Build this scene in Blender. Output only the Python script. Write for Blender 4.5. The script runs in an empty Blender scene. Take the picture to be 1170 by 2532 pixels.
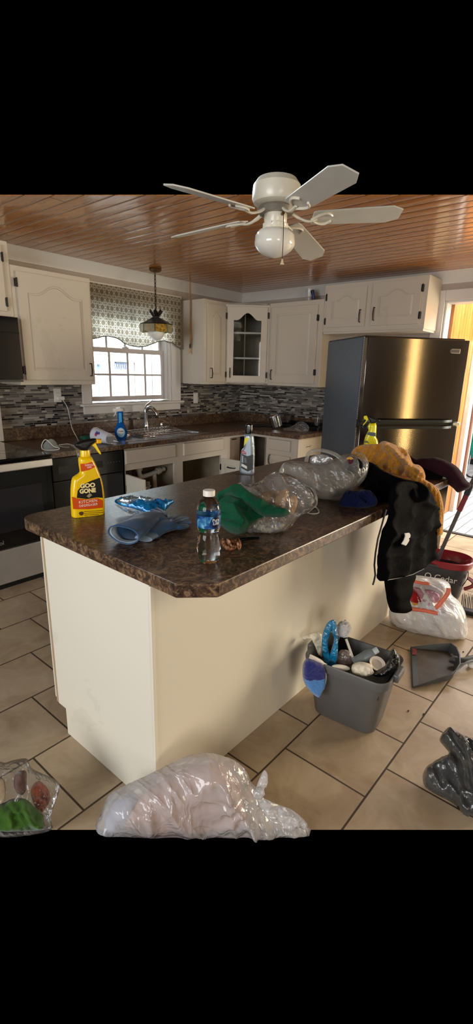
import bpy, bmesh, math, random
import numpy as np
from mathutils import Vector, Matrix, noise
from mathutils.geometry import delaunay_2d_cdt
random.seed(7); rnd = random.random
PI = math.pi
SC = bpy.context.scene
COL = SC.collection
# ---------------------------------------------------------------- camera model (for reading positions off known planes)
F = 1188.556; PX, PY = 585.0, 1266.0
def _n(a): return a/np.linalg.norm(a)
_X = _n(np.array([1640.-PX, 944.-PY, F])); _Y = np.array([-870.-PX, 886.-PY, F]); _Y = _n(_Y-_Y.dot(_X)*_X)
_Z = np.cross(_X, _Y); _Z = -_Z if _Z[1] > 0 else _Z
RM = np.array([_X, _Y, _Z]); CAM = np.array([0, 0, 1.5])
def ray(u, v): return RM @ np.array([u-PX, v-PY, F])
def onz(u, v, z): d = ray(u, v); return CAM + d*(z-1.5)/d[2]
def onx(u, v, x): d = ray(u, v); return CAM + d*x/d[0]
def ony(u, v, y): d = ray(u, v); return CAM + d*y/d[1]
def onp(u, v, O, N): d = ray(u, v); return CAM + d*(np.dot(O-CAM, N)/np.dot(d, N))
def zat(x, y, v):
    a = RM.T @ np.array([x, y, -1.5]); b = RM.T @ np.array([0, 0, 1.]); k = (v-PY)/F
    return (k*a[2]-a[1])/(b[1]-k*b[2])
def V3(p): return Vector((float(p[0]), float(p[1]), float(p[2])))

# ---------------------------------------------------------------- materials
def c(r, g, b):
    f = lambda x: (x/255/12.92) if x/255 <= .04045 else ((x/255+.055)/1.055)**2.4
    return (f(r), f(g), f(b), 1)
MATS = {}
def NT(name):
    m = bpy.data.materials.new(name); m.use_nodes = True; nt = m.node_tree
    b = nt.nodes['Principled BSDF']; MATS[name] = m
    return m, nt, b
def nd(nt, t, **k):
    n = nt.nodes.new(t)
    for a, v in k.items():
        if a.startswith('i_'): n.inputs[a[2:].replace('_', ' ')].default_value = v
        else: setattr(n, a, v)
    return n
def mth(nt, op, a, b=None, cl=False):
    n = nt.nodes.new('ShaderNodeMath'); n.operation = op; n.use_clamp = cl
    for i, x in enumerate((a, b)):
        if x is None: continue
        if isinstance(x, (int, float)): n.inputs[i].default_value = x
        else: nt.links.new(x, n.inputs[i])
    return n.outputs[0]
def ramp(nt, fac, stops, interp='LINEAR'):
    r = nt.nodes.new('ShaderNodeValToRGB'); r.color_ramp.interpolation = interp
    e = r.color_ramp.elements
    e[0].position, e[0].color = stops[0]; e[1].position, e[1].color = stops[-1]
    for p, col in stops[1:-1]: q = e.new(p); q.color = col
    nt.links.new(fac, r.inputs[0]); return r.outputs[0]
def mixc(nt, f, a, b, mode='MIX'):
    n = nt.nodes.new('ShaderNodeMix'); n.data_type = 'RGBA'; n.blend_type = mode
    for i, x in ((0, f), (6, a), (7, b)):
        if isinstance(x, (int, float)): n.inputs[i].default_value = x
        elif isinstance(x, tuple): n.inputs[i].default_value = x
        else: nt.links.new(x, n.inputs[i])
    return n.outputs[2]
def coord(nt, kind='Object'): return nt.nodes.new('ShaderNodeTexCoord').outputs[kind]
def wpos(nt): return nt.nodes.new('ShaderNodeNewGeometry').outputs['Position']
def noi(nt, vec, scale, detail=3, rough=.5, dist=0):
    n = nd(nt, 'ShaderNodeTexNoise'); n.inputs['Scale'].default_value = scale; n.inputs['Detail'].default_value = detail
    n.inputs['Roughness'].default_value = rough; n.inputs['Distortion'].default_value = dist
    nt.links.new(vec, n.inputs['Vector']); return n.outputs[0]
def bumpn(nt, h, strength, dist=.01, base=None):
    n = nd(nt, 'ShaderNodeBump'); n.inputs['Strength'].default_value = strength; n.inputs['Distance'].default_value = dist
    nt.links.new(h, n.inputs['Height'])
    if base is not None: nt.links.new(base, n.inputs['Normal'])
    return n.outputs[0]
def mat(name, col, rough=.5, metal=0., var=.06, vs=8., bump=0., bs=60., trans=0., ior=1.45, coat=0., sheen=0., sss=0., spec=None, aniso=0.):
    if name in MATS: return MATS[name]
    m, nt, b = NT(name); L = nt.links
    p = coord(nt)
    if var:
        f = noi(nt, p, vs, 4, .6)
        a = tuple(min(1, x*(1+var*2)) for x in col[:3])+(1,); d = tuple(x*(1-var*2) for x in col[:3])+(1,)
        L.new(ramp(nt, f, [(.3, d), (.7, a)]), b.inputs['Base Color'])
    else: b.inputs['Base Color'].default_value = col
    b.inputs['Roughness'].default_value = rough; b.inputs['Metallic'].default_value = metal
    if bump: L.new(bumpn(nt, noi(nt, p, bs, 4, .6), bump), b.inputs['Normal'])
    b.inputs['Transmission Weight'].default_value = trans; b.inputs['IOR'].default_value = ior
    b.inputs['Coat Weight'].default_value = coat; b.inputs['Coat Roughness'].default_value = .12
    b.inputs['Sheen Weight'].default_value = sheen
    if spec is not None: b.inputs['Specular IOR Level'].default_value = spec
    if aniso: b.inputs['Anisotropic'].default_value = aniso
    if sss: b.inputs['Subsurface Weight'].default_value = sss; b.inputs['Subsurface Radius'].default_value = (.02, .015, .01)
    return m
def film(name, col, opac=.35, rough=.2, bump=.5, bs=40, tl=.3, gloss=.85):
    """thin plastic film: part see-through, part scattering, glossy with crinkles"""
    m, nt, b = NT(name); L = nt.links; p = coord(nt)
    b.inputs['Base Color'].default_value = col; b.inputs['Roughness'].default_value = rough
    b.inputs['Specular IOR Level'].default_value = .8
    n = noi(nt, p, bs, 5, .65, .6)
    bs = bs*.7
    mp = nd(nt, 'ShaderNodeMapping'); mp.inputs['Rotation'].default_value = (.3, .5, .9); mp.inputs['Scale'].default_value = (1, .32, .7); L.new(p, mp.inputs[0]); ps = mp.outputs[0]
    def rdg(sc, di): return mth(nt, 'POWER', mth(nt, 'SUBTRACT', 1, mth(nt, 'ABSOLUTE', mth(nt, 'SUBTRACT', mth(nt, 'MULTIPLY', noi(nt, ps, sc, 3, .5, di), 2), 1))), 6)
    hh = mth(nt, 'ADD', rdg(bs*.6, 1.), mth(nt, 'MULTIPLY', rdg(bs*1.7, .5), .5))
    bn = bumpn(nt, hh, bump*.8, .012); L.new(bn, b.inputs['Normal'])
    tr = nd(nt, 'ShaderNodeBsdfTransparent'); tl_ = nd(nt, 'ShaderNodeBsdfTranslucent'); tl_.inputs[0].default_value = col
    m1 = nd(nt, 'ShaderNodeMixShader'); m1.inputs[0].default_value = tl
    L.new(b.outputs[0], m1.inputs[1]); L.new(tl_.outputs[0], m1.inputs[2])
    m2 = nd(nt, 'ShaderNodeMixShader')
    fac = mth(nt, 'ADD', opac*.6, mth(nt, 'MULTIPLY', noi(nt, p, 9, 2), opac*.8), True)
    L.new(fac, m2.inputs[0]); L.new(tr.outputs[0], m2.inputs[1]); L.new(m1.outputs[0], m2.inputs[2])
    fr = nd(nt, 'ShaderNodeFresnel'); fr.inputs[0].default_value = 1.5; L.new(bn, fr.inputs['Normal'])
    gl = nd(nt, 'ShaderNodeBsdfGlossy'); gl.inputs['Roughness'].default_value = rough*.7; L.new(bn, gl.inputs['Normal'])
    m3 = nd(nt, 'ShaderNodeMixShader'); L.new(mth(nt, 'MULTIPLY', fr.outputs[0], gloss, True), m3.inputs[0]); L.new(m2.outputs[0], m3.inputs[1]); L.new(gl.outputs[0], m3.inputs[2])
    L.new(m3.outputs[0], nt.nodes['Material Output'].inputs[0]); return m

# ---------------------------------------------------------------- geometry builder
class G:
    def __init__(s): s.v = []; s.f = []; s.M = Matrix.Identity(4); s.mi = []; s.cur = 0
    def add(s, vs, fs):
        o = len(s.v); s.v += [s.M @ Vector(tuple(float(t) for t in p)) for p in vs]
        s.f += [tuple(i+o for i in f) for f in fs]; s.mi += [s.cur]*len(fs); return s
    def box(s, x0, y0, z0, x1, y1, z1):
        return s.add([(x0,y0,z0),(x1,y0,z0),(x1,y1,z0),(x0,y1,z0),(x0,y0,z1),(x1,y0,z1),(x1,y1,z1),(x0,y1,z1)],
                     [(0,3,2,1),(4,5,6,7),(0,1,5,4),(1,2,6,5),(2,3,7,6),(3,0,4,7)])
    def prism(s, poly, a0, a1, axis='z'):
        mp = {'z': lambda p, a: (p[0], p[1], a), 'y': lambda p, a: (p[0], a, p[1]), 'x': lambda p, a: (a, p[0], p[1])}[axis]
        n = len(poly)
        return s.add([mp(p, a0) for p in poly]+[mp(p, a1) for p in poly],
                     [tuple(range(n))[::-1], tuple(range(n, 2*n))]+[(i, (i+1) % n, n+(i+1) % n, n+i) for i in range(n)])
    def plate(s, poly, a0, a1, inset=.0):
        """prism in (x,y) along z whose top face is inset (bevelled panel)"""
        n = len(poly); cx = sum(p[0] for p in poly)/n; cy = sum(p[1] for p in poly)/n
        w = max(abs(p[0]-cx) for p in poly); h = max(abs(p[1]-cy) for p in poly)
        top = [(cx+(p[0]-cx)*(1-inset/w), cy+(p[1]-cy)*(1-inset/h), a1) for p in poly]
        return s.add([(p[0], p[1], a0) for p in poly]+top, [tuple(range(n))[::-1], tuple(range(n, 2*n))]+[(i, (i+1) % n, n+(i+1) % n, n+i) for i in range(n)])
    def ringp(s, outer, inner, a0, a1, bev=0):
        n = len(outer)
        cx = sum(p[0] for p in inner)/n; cy = sum(p[1] for p in inner)/n
        w = max(abs(p[0]-cx) for p in inner); h = max(abs(p[1]-cy) for p in inner)
        it = [(cx+(p[0]-cx)*(1+bev/w), cy+(p[1]-cy)*(1+bev/h)) for p in inner]
        vs = [(p[0],p[1],a0) for p in outer]+[(p[0],p[1],a1) for p in outer]+[(p[0],p[1],a1) for p in it]+[(p[0],p[1],a0) for p in inner]
        fs = []
        for i in range(n):
            j = (i+1) % n
            fs += [(i,j,n+j,n+i),(n+i,n+j,2*n+j,2*n+i),(2*n+i,2*n+j,3*n+j,3*n+i),(3*n+i,3*n+j,j,i)]
        return s.add(vs, fs)
    def tube(s, pts, r, n=8, closed=False, flat=1.):
        pts = [V3(p) for p in pts]; k = len(pts); rr = r if isinstance(r, (list, tuple)) else [r]*k
        up = None; rings = []
        for i, p in enumerate(pts):
            if closed: t = pts[(i+1) % k]-pts[i-1]
            else: t = pts[min(i+1, k-1)]-pts[max(i-1, 0)]
            t.normalize()
            if up is None: up = Vector((0,0,1)) if abs(t.z) < .9 else Vector((1,0,0))
            x = t.cross(up); 
            if x.length < 1e-6: x = t.orthogonal()
            x.normalize(); up = x.cross(t).normalized()
            rings.append([p+(x*math.cos(2*PI*j/n)+up*math.sin(2*PI*j/n)*flat)*rr[i] for j in range(n)])
        vs = [q for R_ in rings for q in R_]; fs = []
        for i in range(k if closed else k-1):
            a = i*n; b = ((i+1) % k)*n
            fs += [(a+j, a+(j+1) % n, b+(j+1) % n, b+j) for j in range(n)]
        if not closed: fs += [tuple(range(n))[::-1], tuple(range((k-1)*n, k*n))]
        return s.add(vs, fs)
    def cyl(s, p0, p1, r0, r1=None, n=20): return s.tube([p0, p1], [r0, r0 if r1 is None else r1], n)
    def lathe(s, prof, o=(0,0,0), n=32, sx=1., sy=1., fn=None, cap=True):
        vs = []; k = len(prof)
        for i, (r, z) in enumerate(prof):
            for j in range(n):
                a = 2*PI*j/n; q = fn(a, z) if fn else 1.
                vs.append((o[0]+r*q*sx*math.cos(a), o[1]+r*q*sy*math.sin(a), o[2]+z))
        fs = [(i*n+j, i*n+(j+1) % n, (i+1)*n+(j+1) % n, (i+1)*n+j) for i in range(k-1) for j in range(n)]
        if cap: fs += [tuple(range(n))[::-1], tuple(range((k-1)*n, k*n))]
        return s.add(vs, fs)
    def ell(s, o, rx, ry, rz, n=16, m=10):
        prof = [(math.sin(PI*i/m) if 0 < i < m else .001, -math.cos(PI*i/m)) for i in range(m+1)]
        vs = [(o[0]+r*rx*math.cos(2*PI*j/n), o[1]+r*ry*math.sin(2*PI*j/n), o[2]+z*rz) for r, z in prof for j in range(n)]
        return s.add(vs, [(i*n+j, i*n+(j+1) % n, (i+1)*n+(j+1) % n, (i+1)*n+j) for i in range(m) for j in range(n)])
    def grid(s, fn, nu, nv, cu=False):
        vs = [fn(i/(nu if cu else nu-1), j/(nv-1)) for i in range(nu) for j in range(nv)]
        fs = [(i*nv+j, ((i+1) % nu)*nv+j, ((i+1) % nu)*nv+j+1, i*nv+j+1) for i in range(nu if cu else nu-1) for j in range(nv-1)]
        return s.add(vs, fs)
    def disp(s, fn):
        """move every vertex: fn(Vector)->Vector"""
        s.v = [fn(p) for p in s.v]; return s

FRM = {}
def _link(name, me, m, smooth, bevel, solid, sub, weld):
    o = bpy.data.objects.new(name, me); COL.objects.link(o)
    for x in (m if isinstance(m, (list, tuple)) else [m]): me.materials.append(x)
    if solid: md = o.modifiers.new('thickness', 'SOLIDIFY'); md.thickness = solid; md.offset = 0
    if sub: md = o.modifiers.new('sub', 'SUBSURF'); md.levels = sub; md.render_levels = sub
    if bevel: md = o.modifiers.new('bevel', 'BEVEL'); md.width = bevel; md.segments = 2; md.limit_method = 'ANGLE'; md.angle_limit = .6; md.harden_normals = False
    return o
def ob(name, g, m, parent=None, smooth=False, bevel=0, local=False, solid=0, sub=0, kind=None, origin=None, auto=None):
    me = bpy.data.meshes.new(name)
    inv = Matrix.Identity(4)
    if parent is not None and not local: inv = FRM[parent.name].inverted()
    if origin is not None: inv = Matrix.Translation(-V3(origin))
    me.from_pydata([tuple(inv @ p) for p in g.v], [], g.f)
    bm = bmesh.new(); bm.from_mesh(me)
    for i, f in enumerate(bm.faces): f.material_index = g.mi[i]
    bmesh.ops.recalc_face_normals(bm, faces=bm.faces)
    for f in bm.faces: f.smooth = bool(smooth)
    bm.to_mesh(me); bm.free()
    if smooth:
        ang = auto if auto else (.7 if smooth is True else smooth)
        try: me.set_sharp_from_angle(angle=ang)
        except Exception: pass
    o = _link(name, me, m, smooth, bevel, solid, sub, 0)
    if parent is not None: o.parent = parent; FRM[o.name] = FRM[parent.name]
    if origin is not None: o.location = V3(origin)
    if kind: o['kind'] = kind
    return o
def thing(name, label, cat, loc=(0,0,0), rz=0, group=None):
    o = bpy.data.objects.new(name, None); COL.objects.link(o); o.empty_display_size = .1
    o.location = V3(loc); o.rotation_euler = (0, 0, rz); o['label'] = label; o['category'] = cat
    if group: o['group'] = group
    FRM[o.name] = Matrix.Translation(V3(loc)) @ Matrix.Rotation(rz, 4, 'Z'); return o
def solo(name, g, m, label, cat, loc, group=None, **k):
    o = ob(name, g, m, origin=loc, **k); o['label'] = label; o['category'] = cat
    if group: o['group'] = group
    FRM[o.name] = Matrix.Translation(V3(loc)); return o
def struct(name, g, m, **k): return ob(name, g, m, kind='structure', **k)

class Fr:
    """upright frame standing at a known point: a = right, b = up, n = toward the room's near side"""
    def __init__(s, O, az, tilt=0):
        s.O = np.array([float(t) for t in O]); s.U = np.array([math.cos(az), math.sin(az), 0]); s.V = np.array([0, 0, 1.])
        s.N = np.cross(s.U, s.V)
        if tilt:
            s.V, s.N = s.V*math.cos(tilt)-s.N*math.sin(tilt), s.N*math.cos(tilt)+s.V*math.sin(tilt)
    def ab(s, u, v): p = onp(u, v, s.O, s.N)-s.O; return (p.dot(s.U), p.dot(s.V))
    def pl(s, pts): return [s.ab(*p) for p in pts]
    def M(s, n=0):
        o = s.O+s.N*n
        return Matrix(((s.U[0], s.V[0], s.N[0], o[0]), (s.U[1], s.V[1], s.N[1], o[1]), (s.U[2], s.V[2], s.N[2], o[2]), (0,0,0,1)))
def facing(O, d=0, tilt=0):
    az = math.atan2(O[1], O[0])-PI/2+d; return Fr(O, az, tilt)
def smooth_loop(pts, k=4):
    out = []; n = len(pts)
    for i in range(n):
        p0, p1, p2, p3 = (np.array(pts[(i+j-1) % n], float) for j in range(4))
        for t in np.arange(k)/k:
            out.append(tuple(.5*((2*p1)+(-p0+p2)*t+(2*p0-5*p1+4*p2-p3)*t*t+(-p0+3*p1-3*p2+p3)*t**3)))
    return out
def smooth_path(pts, k=6):
    out = []; n = len(pts); P_ = [np.array(p, float) for p in pts]
    for i in range(n-1):
        p0, p1, p2, p3 = P_[max(i-1, 0)], P_[i], P_[i+1], P_[min(i+2, n-1)]
        for t in np.arange(k)/k: out.append(.5*((2*p1)+(-p0+p2)*t+(2*p0-5*p1+4*p2-p3)*t*t+(-p0+3*p1-3*p2+p3)*t**3))
    out.append(P_[-1]); return out
def rid(p, s, seed=0):
    v = noise.noise(Vector((p[0]*s+seed, p[1]*s+seed*1.7, seed*.37))); return 1-abs(v)*2
def pillow(g, poly, tf, tb, R, step, fold=None, smooth=3, mi=0):
    """closed puffed body with the given outline (a,b) and real front/back depth tf,tb; fold(a,b)->extra relief"""
    P_ = smooth_loop(poly, smooth) if smooth > 1 else list(poly)
    A = np.array(P_); n = len(A)
    x0, y0 = A.min(0); x1, y1 = A.max(0)
    pts = [tuple(p) for p in A]
    S0 = A; S1 = np.roll(A, -1, 0); D = S1-S0; DD = (D**2).sum(1)+1e-12
    def dist(q):
        t = np.clip(((q-S0)*D).sum(1)/DD, 0, 1); return math.sqrt((((S0+D*t[:, None])-q)**2).sum(1).min())
    def inside(q):
        a = (S0[:, 1] > q[1]) != (S1[:, 1] > q[1])
        xs = D[:, 0]*(q[1]-S0[:, 1])/(np.where(D[:, 1] == 0, 1e-12, D[:, 1]))+S0[:, 0]
        return (a & (q[0] < xs)).sum() % 2 == 1
    nx = int((x1-x0)/step)+1; ny = int((y1-y0)/step)+1; ds = [0]*n
    for i in range(nx+1):
        for j in range(ny+1):
            q = np.array([x0+(i+.5*(j % 2))*step, y0+j*step])
            if inside(q):
                d = dist(q)
                if d > step*.35: pts.append(tuple(q)); ds.append(d)
    vs, es, fs, ov, oe, of = delaunay_2d_cdt([Vector(p) for p in pts], [(i, (i+1) % n) for i in range(n)], [], 1, 1e-6)
    out_f, out_b = [], []; idx_b = {}
    K = len(vs); front = []; back = []
    for i, p in enumerate(vs):
        src = ov[i]; d = 0 if (not src or min(src) < n) else dist(np.array(p))
        k = 1-min(d/R, 1); h = math.sqrt(max(0, 1-k*k)); w = min(d/(R*.5), 1)
        fo = fold(p[0], p[1]) if fold else 0
        front.append((p[0], p[1], tf*h+fo*w)); back.append((p[0], p[1], -tb*h-fo*w*.3)); out_f.append(d)
    vv = list(front); mp = {}
    for i in range(K):
        if out_f[i] == 0: mp[i] = i
        else: mp[i] = len(vv); vv.append(back[i])
    g.cur = mi
    g.add(vv, [tuple(f) for f in fs]+[tuple(mp[i] for i in reversed(f)) for f in fs])
    return g
def text(s, size, m, parent, M4, name='lettering', depth=.0006, bend=None, sx=1., align='CENTER', sp=1., bold=.0):
    cu = bpy.data.curves.new('t', 'FONT'); cu.body = s; cu.size = size; cu.extrude = depth; cu.align_x = align; cu.align_y = 'CENTER'; cu.resolution_u = 4; cu.space_character = sp; cu.offset = bold
    t = bpy.data.objects.new('t', cu); COL.objects.link(t); bpy.context.view_layer.update()
    me = bpy.data.meshes.new_from_object(t.evaluated_get(bpy.context.evaluated_depsgraph_get()))
    g = G()
    for v in me.vertices:
        x, y, z = v.co.x*sx, v.co.y, v.co.z
        if bend: a = x/bend; x, z = (bend+z)*math.sin(a), (bend+z)*math.cos(a)-bend
        g.v.append(M4 @ Vector((x, y, z)))
    g.f = [tuple(p.vertices) for p in me.polygons]; g.mi = [0]*len(g.f)
    bpy.data.objects.remove(t); bpy.data.meshes.remove(me); bpy.data.curves.remove(cu)
    return ob(name, g, m, parent)
# ================================================================ materials of the room
def m_ceiling():
    m, nt, b = NT('varnished_pine'); L = nt.links; p = wpos(nt)
    sx = nd(nt, 'ShaderNodeSeparateXYZ'); L.new(p, sx.inputs[0]); X, Y, Z = sx.outputs
    u = mth(nt, 'DIVIDE', mth(nt, 'ADD', X, -.01), .1); fl = mth(nt, 'FLOOR', u); fr = mth(nt, 'FRACT', u)
    edge = mth(nt, 'MINIMUM', fr, mth(nt, 'SUBTRACT', 1, fr))
    groove = mth(nt, 'SUBTRACT', 1, mth(nt, 'DIVIDE', edge, .07), True)
    wn = nd(nt, 'ShaderNodeTexWhiteNoise', noise_dimensions='1D'); L.new(fl, wn.inputs['W'])
    # butt joints along each board
    yj = mth(nt, 'DIVIDE', mth(nt, 'ADD', Y, mth(nt, 'MULTIPLY', wn.outputs[0], 2.4)), 1.9); fj = mth(nt, 'FRACT', yj)
    joint = mth(nt, 'SUBTRACT', 1, mth(nt, 'DIVIDE', mth(nt, 'MINIMUM', fj, mth(nt, 'SUBTRACT', 1, fj)), .0022), True)
    wn2 = nd(nt, 'ShaderNodeTexWhiteNoise', noise_dimensions='2D'); cb = nd(nt, 'ShaderNodeCombineXYZ'); L.new(fl, cb.inputs[0]); L.new(mth(nt, 'FLOOR', yj), cb.inputs[1]); L.new(cb.outputs[0], wn2.inputs[0])
    gv = nd(nt, 'ShaderNodeCombineXYZ'); L.new(mth(nt, 'MULTIPLY', X, 22), gv.inputs[0]); L.new(mth(nt, 'ADD', mth(nt, 'MULTIPLY', Y, 1.6), mth(nt, 'MULTIPLY', wn2.outputs[0], 30)), gv.inputs[1])
    grain = noi(nt, gv.outputs[0], 2.2, 6, .6, 1.2)
    kv = nd(nt, 'ShaderNodeCombineXYZ'); L.new(mth(nt, 'MULTIPLY', X, 1.8), kv.inputs[0]); L.new(Y, kv.inputs[1])
    vo = nd(nt, 'ShaderNodeTexVoronoi'); vo.inputs['Scale'].default_value = 3.2; L.new(kv.outputs[0], vo.inputs[0])
    knot = mth(nt, 'SUBTRACT', 1, mth(nt, 'DIVIDE', vo.outputs['Distance'], .06), True)
    base = ramp(nt, grain, [(.25, c(136, 78, 20)), (.5, c(194, 120, 38)), (.75, c(220, 152, 62))])
    base = mixc(nt, mth(nt, 'MULTIPLY', wn2.outputs[0], .45), base, c(160, 88, 30))
    base = mixc(nt, mth(nt, 'MULTIPLY', knot, .75), base, c(84, 36, 12))
    g = mth(nt, 'MAXIMUM', groove, joint)
    base = mixc(nt, mth(nt, 'MULTIPLY', g, .9), base, c(40, 20, 8))
    L.new(base, b.inputs['Base Color']); b.inputs['Roughness'].default_value = .26
    h = mth(nt, 'SUBTRACT', mth(nt, 'MULTIPLY', noi(nt, p, 5, 2), .25), mth(nt, 'MULTIPLY', g, .8))
    cup = mth(nt, 'MULTIPLY', mth(nt, 'MULTIPLY', fr, mth(nt, 'SUBTRACT', 1, fr)), 1.2)
    h = mth(nt, 'ADD', h, cup)
    bn_ = bumpn(nt, h, .6, .006); L.new(bn_, b.inputs['Normal']); L.new(bn_, b.inputs['Coat Normal'])
    b.inputs['Coat Weight'].default_value = .6; b.inputs['Coat Roughness'].default_value = .09; b.inputs['Coat IOR'].default_value = 1.6
    return m
def m_tile(name, pitch, y0, x0, cols, grout, rough, gw=.008, off=.5):
    m, nt, b = NT(name); L = nt.links; p = wpos(nt)
    sx = nd(nt, 'ShaderNodeSeparateXYZ'); L.new(p, sx.inputs[0]); X, Y, Z = sx.outputs
    v = mth(nt, 'DIVIDE', mth(nt, 'SUBTRACT', Y, y0), pitch[1]); fv = mth(nt, 'FLOOR', v)
    odd = mth(nt, 'MODULO', mth(nt, 'ADD', fv, 100), 2)
    u = mth(nt, 'ADD', mth(nt, 'DIVIDE', mth(nt, 'SUBTRACT', X, x0), pitch[0]), mth(nt, 'MULTIPLY', odd, off))
    fu = mth(nt, 'FRACT', u); fy = mth(nt, 'FRACT', v)
    du = mth(nt, 'MULTIPLY', mth(nt, 'MINIMUM', fu, mth(nt, 'SUBTRACT', 1, fu)), pitch[0]); dv = mth(nt, 'MULTIPLY', mth(nt, 'MINIMUM', fy, mth(nt, 'SUBTRACT', 1, fy)), pitch[1])
    d = mth(nt, 'MINIMUM', du, dv)
    g = mth(nt, 'SUBTRACT', 1, mth(nt, 'DIVIDE', mth(nt, 'SUBTRACT', d, gw*.35), gw*.25), True)
    cb = nd(nt, 'ShaderNodeCombineXYZ'); L.new(mth(nt, 'FLOOR', u), cb.inputs[0]); L.new(fv, cb.inputs[1])
    wn = nd(nt, 'ShaderNodeTexWhiteNoise', noise_dimensions='2D'); L.new(cb.outputs[0], wn.inputs[0])
    off3 = nd(nt, 'ShaderNodeVectorMath', operation='ADD'); L.new(p, off3.inputs[0]); L.new(wn.outputs[1], off3.inputs[1])
    n1 = noi(nt, off3.outputs[0], 5, 6, .62, .8)
    base = ramp(nt, n1, [(.3, cols[0]), (.55, cols[1]), (.75, cols[2])])
    base = mixc(nt, mth(nt, 'MULTIPLY', wn.outputs[0], .22), base, cols[0])
    sp = nd(nt, 'ShaderNodeTexVoronoi'); sp.inputs['Scale'].default_value = 9; L.new(p, sp.inputs[0])
    dirt = mth(nt, 'SUBTRACT', 1, mth(nt, 'DIVIDE', sp.outputs['Distance'], .045), True)
    base = mixc(nt, mth(nt, 'MULTIPLY', mth(nt, 'MULTIPLY', dirt, mth(nt, 'GREATER_THAN', noi(nt, p, 2.3), .56)), .7), base, c(70, 50, 34))
    base = mixc(nt, g, base, grout)
    L.new(base, b.inputs['Base Color'])
    r = mth(nt, 'ADD', mth(nt, 'MULTIPLY', g, .4), rough); L.new(r, b.inputs['Roughness'])
    h = mth(nt, 'SUBTRACT', mth(nt, 'MULTIPLY', noi(nt, p, 12, 4), .25), g)
    L.new(bumpn(nt, h, .4, .004), b.inputs['Normal']); return m
def m_counter():
    m, nt, b = NT('brown_laminate'); L = nt.links; p = wpos(nt)
    a = noi(nt, p, 26, 8, .72, 1.6); d = noi(nt, p, 6, 5, .6, 1.); e = noi(nt, p, 70, 5, .7)
    col = ramp(nt, a, [(.32, c(26, 18, 15)), (.44, c(60, 44, 35)), (.53, c(98, 72, 54)), (.62, c(152, 122, 88)), (.74, c(72, 52, 42))])
    col = mixc(nt, mth(nt, 'MULTIPLY', d, .55), col, c(48, 34, 28))
    col = mixc(nt, mth(nt, 'MULTIPLY', mth(nt, 'GREATER_THAN', e, .57), .3), col, c(158, 130, 98))
    L.new(col, b.inputs['Base Color']); b.inputs['Roughness'].default_value = .3
    L.new(bumpn(nt, e, .05, .002), b.inputs['Normal']); b.inputs['Specular IOR Level'].default_value = .5
    return m
def m_mosaic(name, ax):
    m, nt, b = NT(name); L = nt.links; p = wpos(nt)
    sx = nd(nt, 'ShaderNodeSeparateXYZ'); L.new(p, sx.inputs[0]); U = sx.outputs[ax]; Z = sx.outputs[2]
    rh = .0165
    v = mth(nt, 'DIVIDE', Z, rh); fv = mth(nt, 'FLOOR', v); fy = mth(nt, 'FRACT', v)
    wr = nd(nt, 'ShaderNodeTexWhiteNoise', noise_dimensions='1D'); L.new(fv, wr.inputs['W'])
    # each row has its own strip length and start
    ln = mth(nt, 'ADD', .05, mth(nt, 'MULTIPLY', wr.outputs[0], .055))
    u = mth(nt, 'DIVIDE', mth(nt, 'ADD', U, mth(nt, 'MULTIPLY', wr.outputs[0], 7.3)), ln)
    w = mth(nt, 'ADD', u, mth(nt, 'MULTIPLY', mth(nt, 'SINE', mth(nt, 'MULTIPLY', u, 2.1)), .33))
    fu = mth(nt, 'FRACT', w)
    du = mth(nt, 'MULTIPLY', mth(nt, 'MINIMUM', fu, mth(nt, 'SUBTRACT', 1, fu)), ln); dv = mth(nt, 'MULTIPLY', mth(nt, 'MINIMUM', fy, mth(nt, 'SUBTRACT', 1, fy)), rh)
    g = mth(nt, 'SUBTRACT', 1, mth(nt, 'DIVIDE', mth(nt, 'SUBTRACT', mth(nt, 'MINIMUM', du, dv), .0009), .0006), True)
    cb = nd(nt, 'ShaderNodeCombineXYZ'); L.new(mth(nt, 'FLOOR', w), cb.inputs[0]); L.new(fv, cb.inputs[1])
    wn = nd(nt, 'ShaderNodeTexWhiteNoise', noise_dimensions='2D'); L.new(cb.outputs[0], wn.inputs[0])
    col = ramp(nt, wn.outputs[0], [(0, c(30, 28, 30)), (.16, c(92, 88, 86)), (.34, c(128, 122, 116)), (.52, c(138, 130, 120)), (.66, c(168, 162, 152)), (.82, c(60, 56, 56)), (.9, c(104, 98, 92))], 'CONSTANT')
    col = mixc(nt, g, col, c(140, 132, 122)); L.new(col, b.inputs['Base Color'])
    L.new(mth(nt, 'ADD', mth(nt, 'MULTIPLY', g, .5), mth(nt, 'ADD', .12, mth(nt, 'MULTIPLY', mth(nt, 'GREATER_THAN', wn.outputs[0], .5), .25))), b.inputs['Roughness'])
    L.new(bumpn(nt, mth(nt, 'SUBTRACT', 1, g), .5, .002), b.inputs['Normal']); return m
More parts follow.
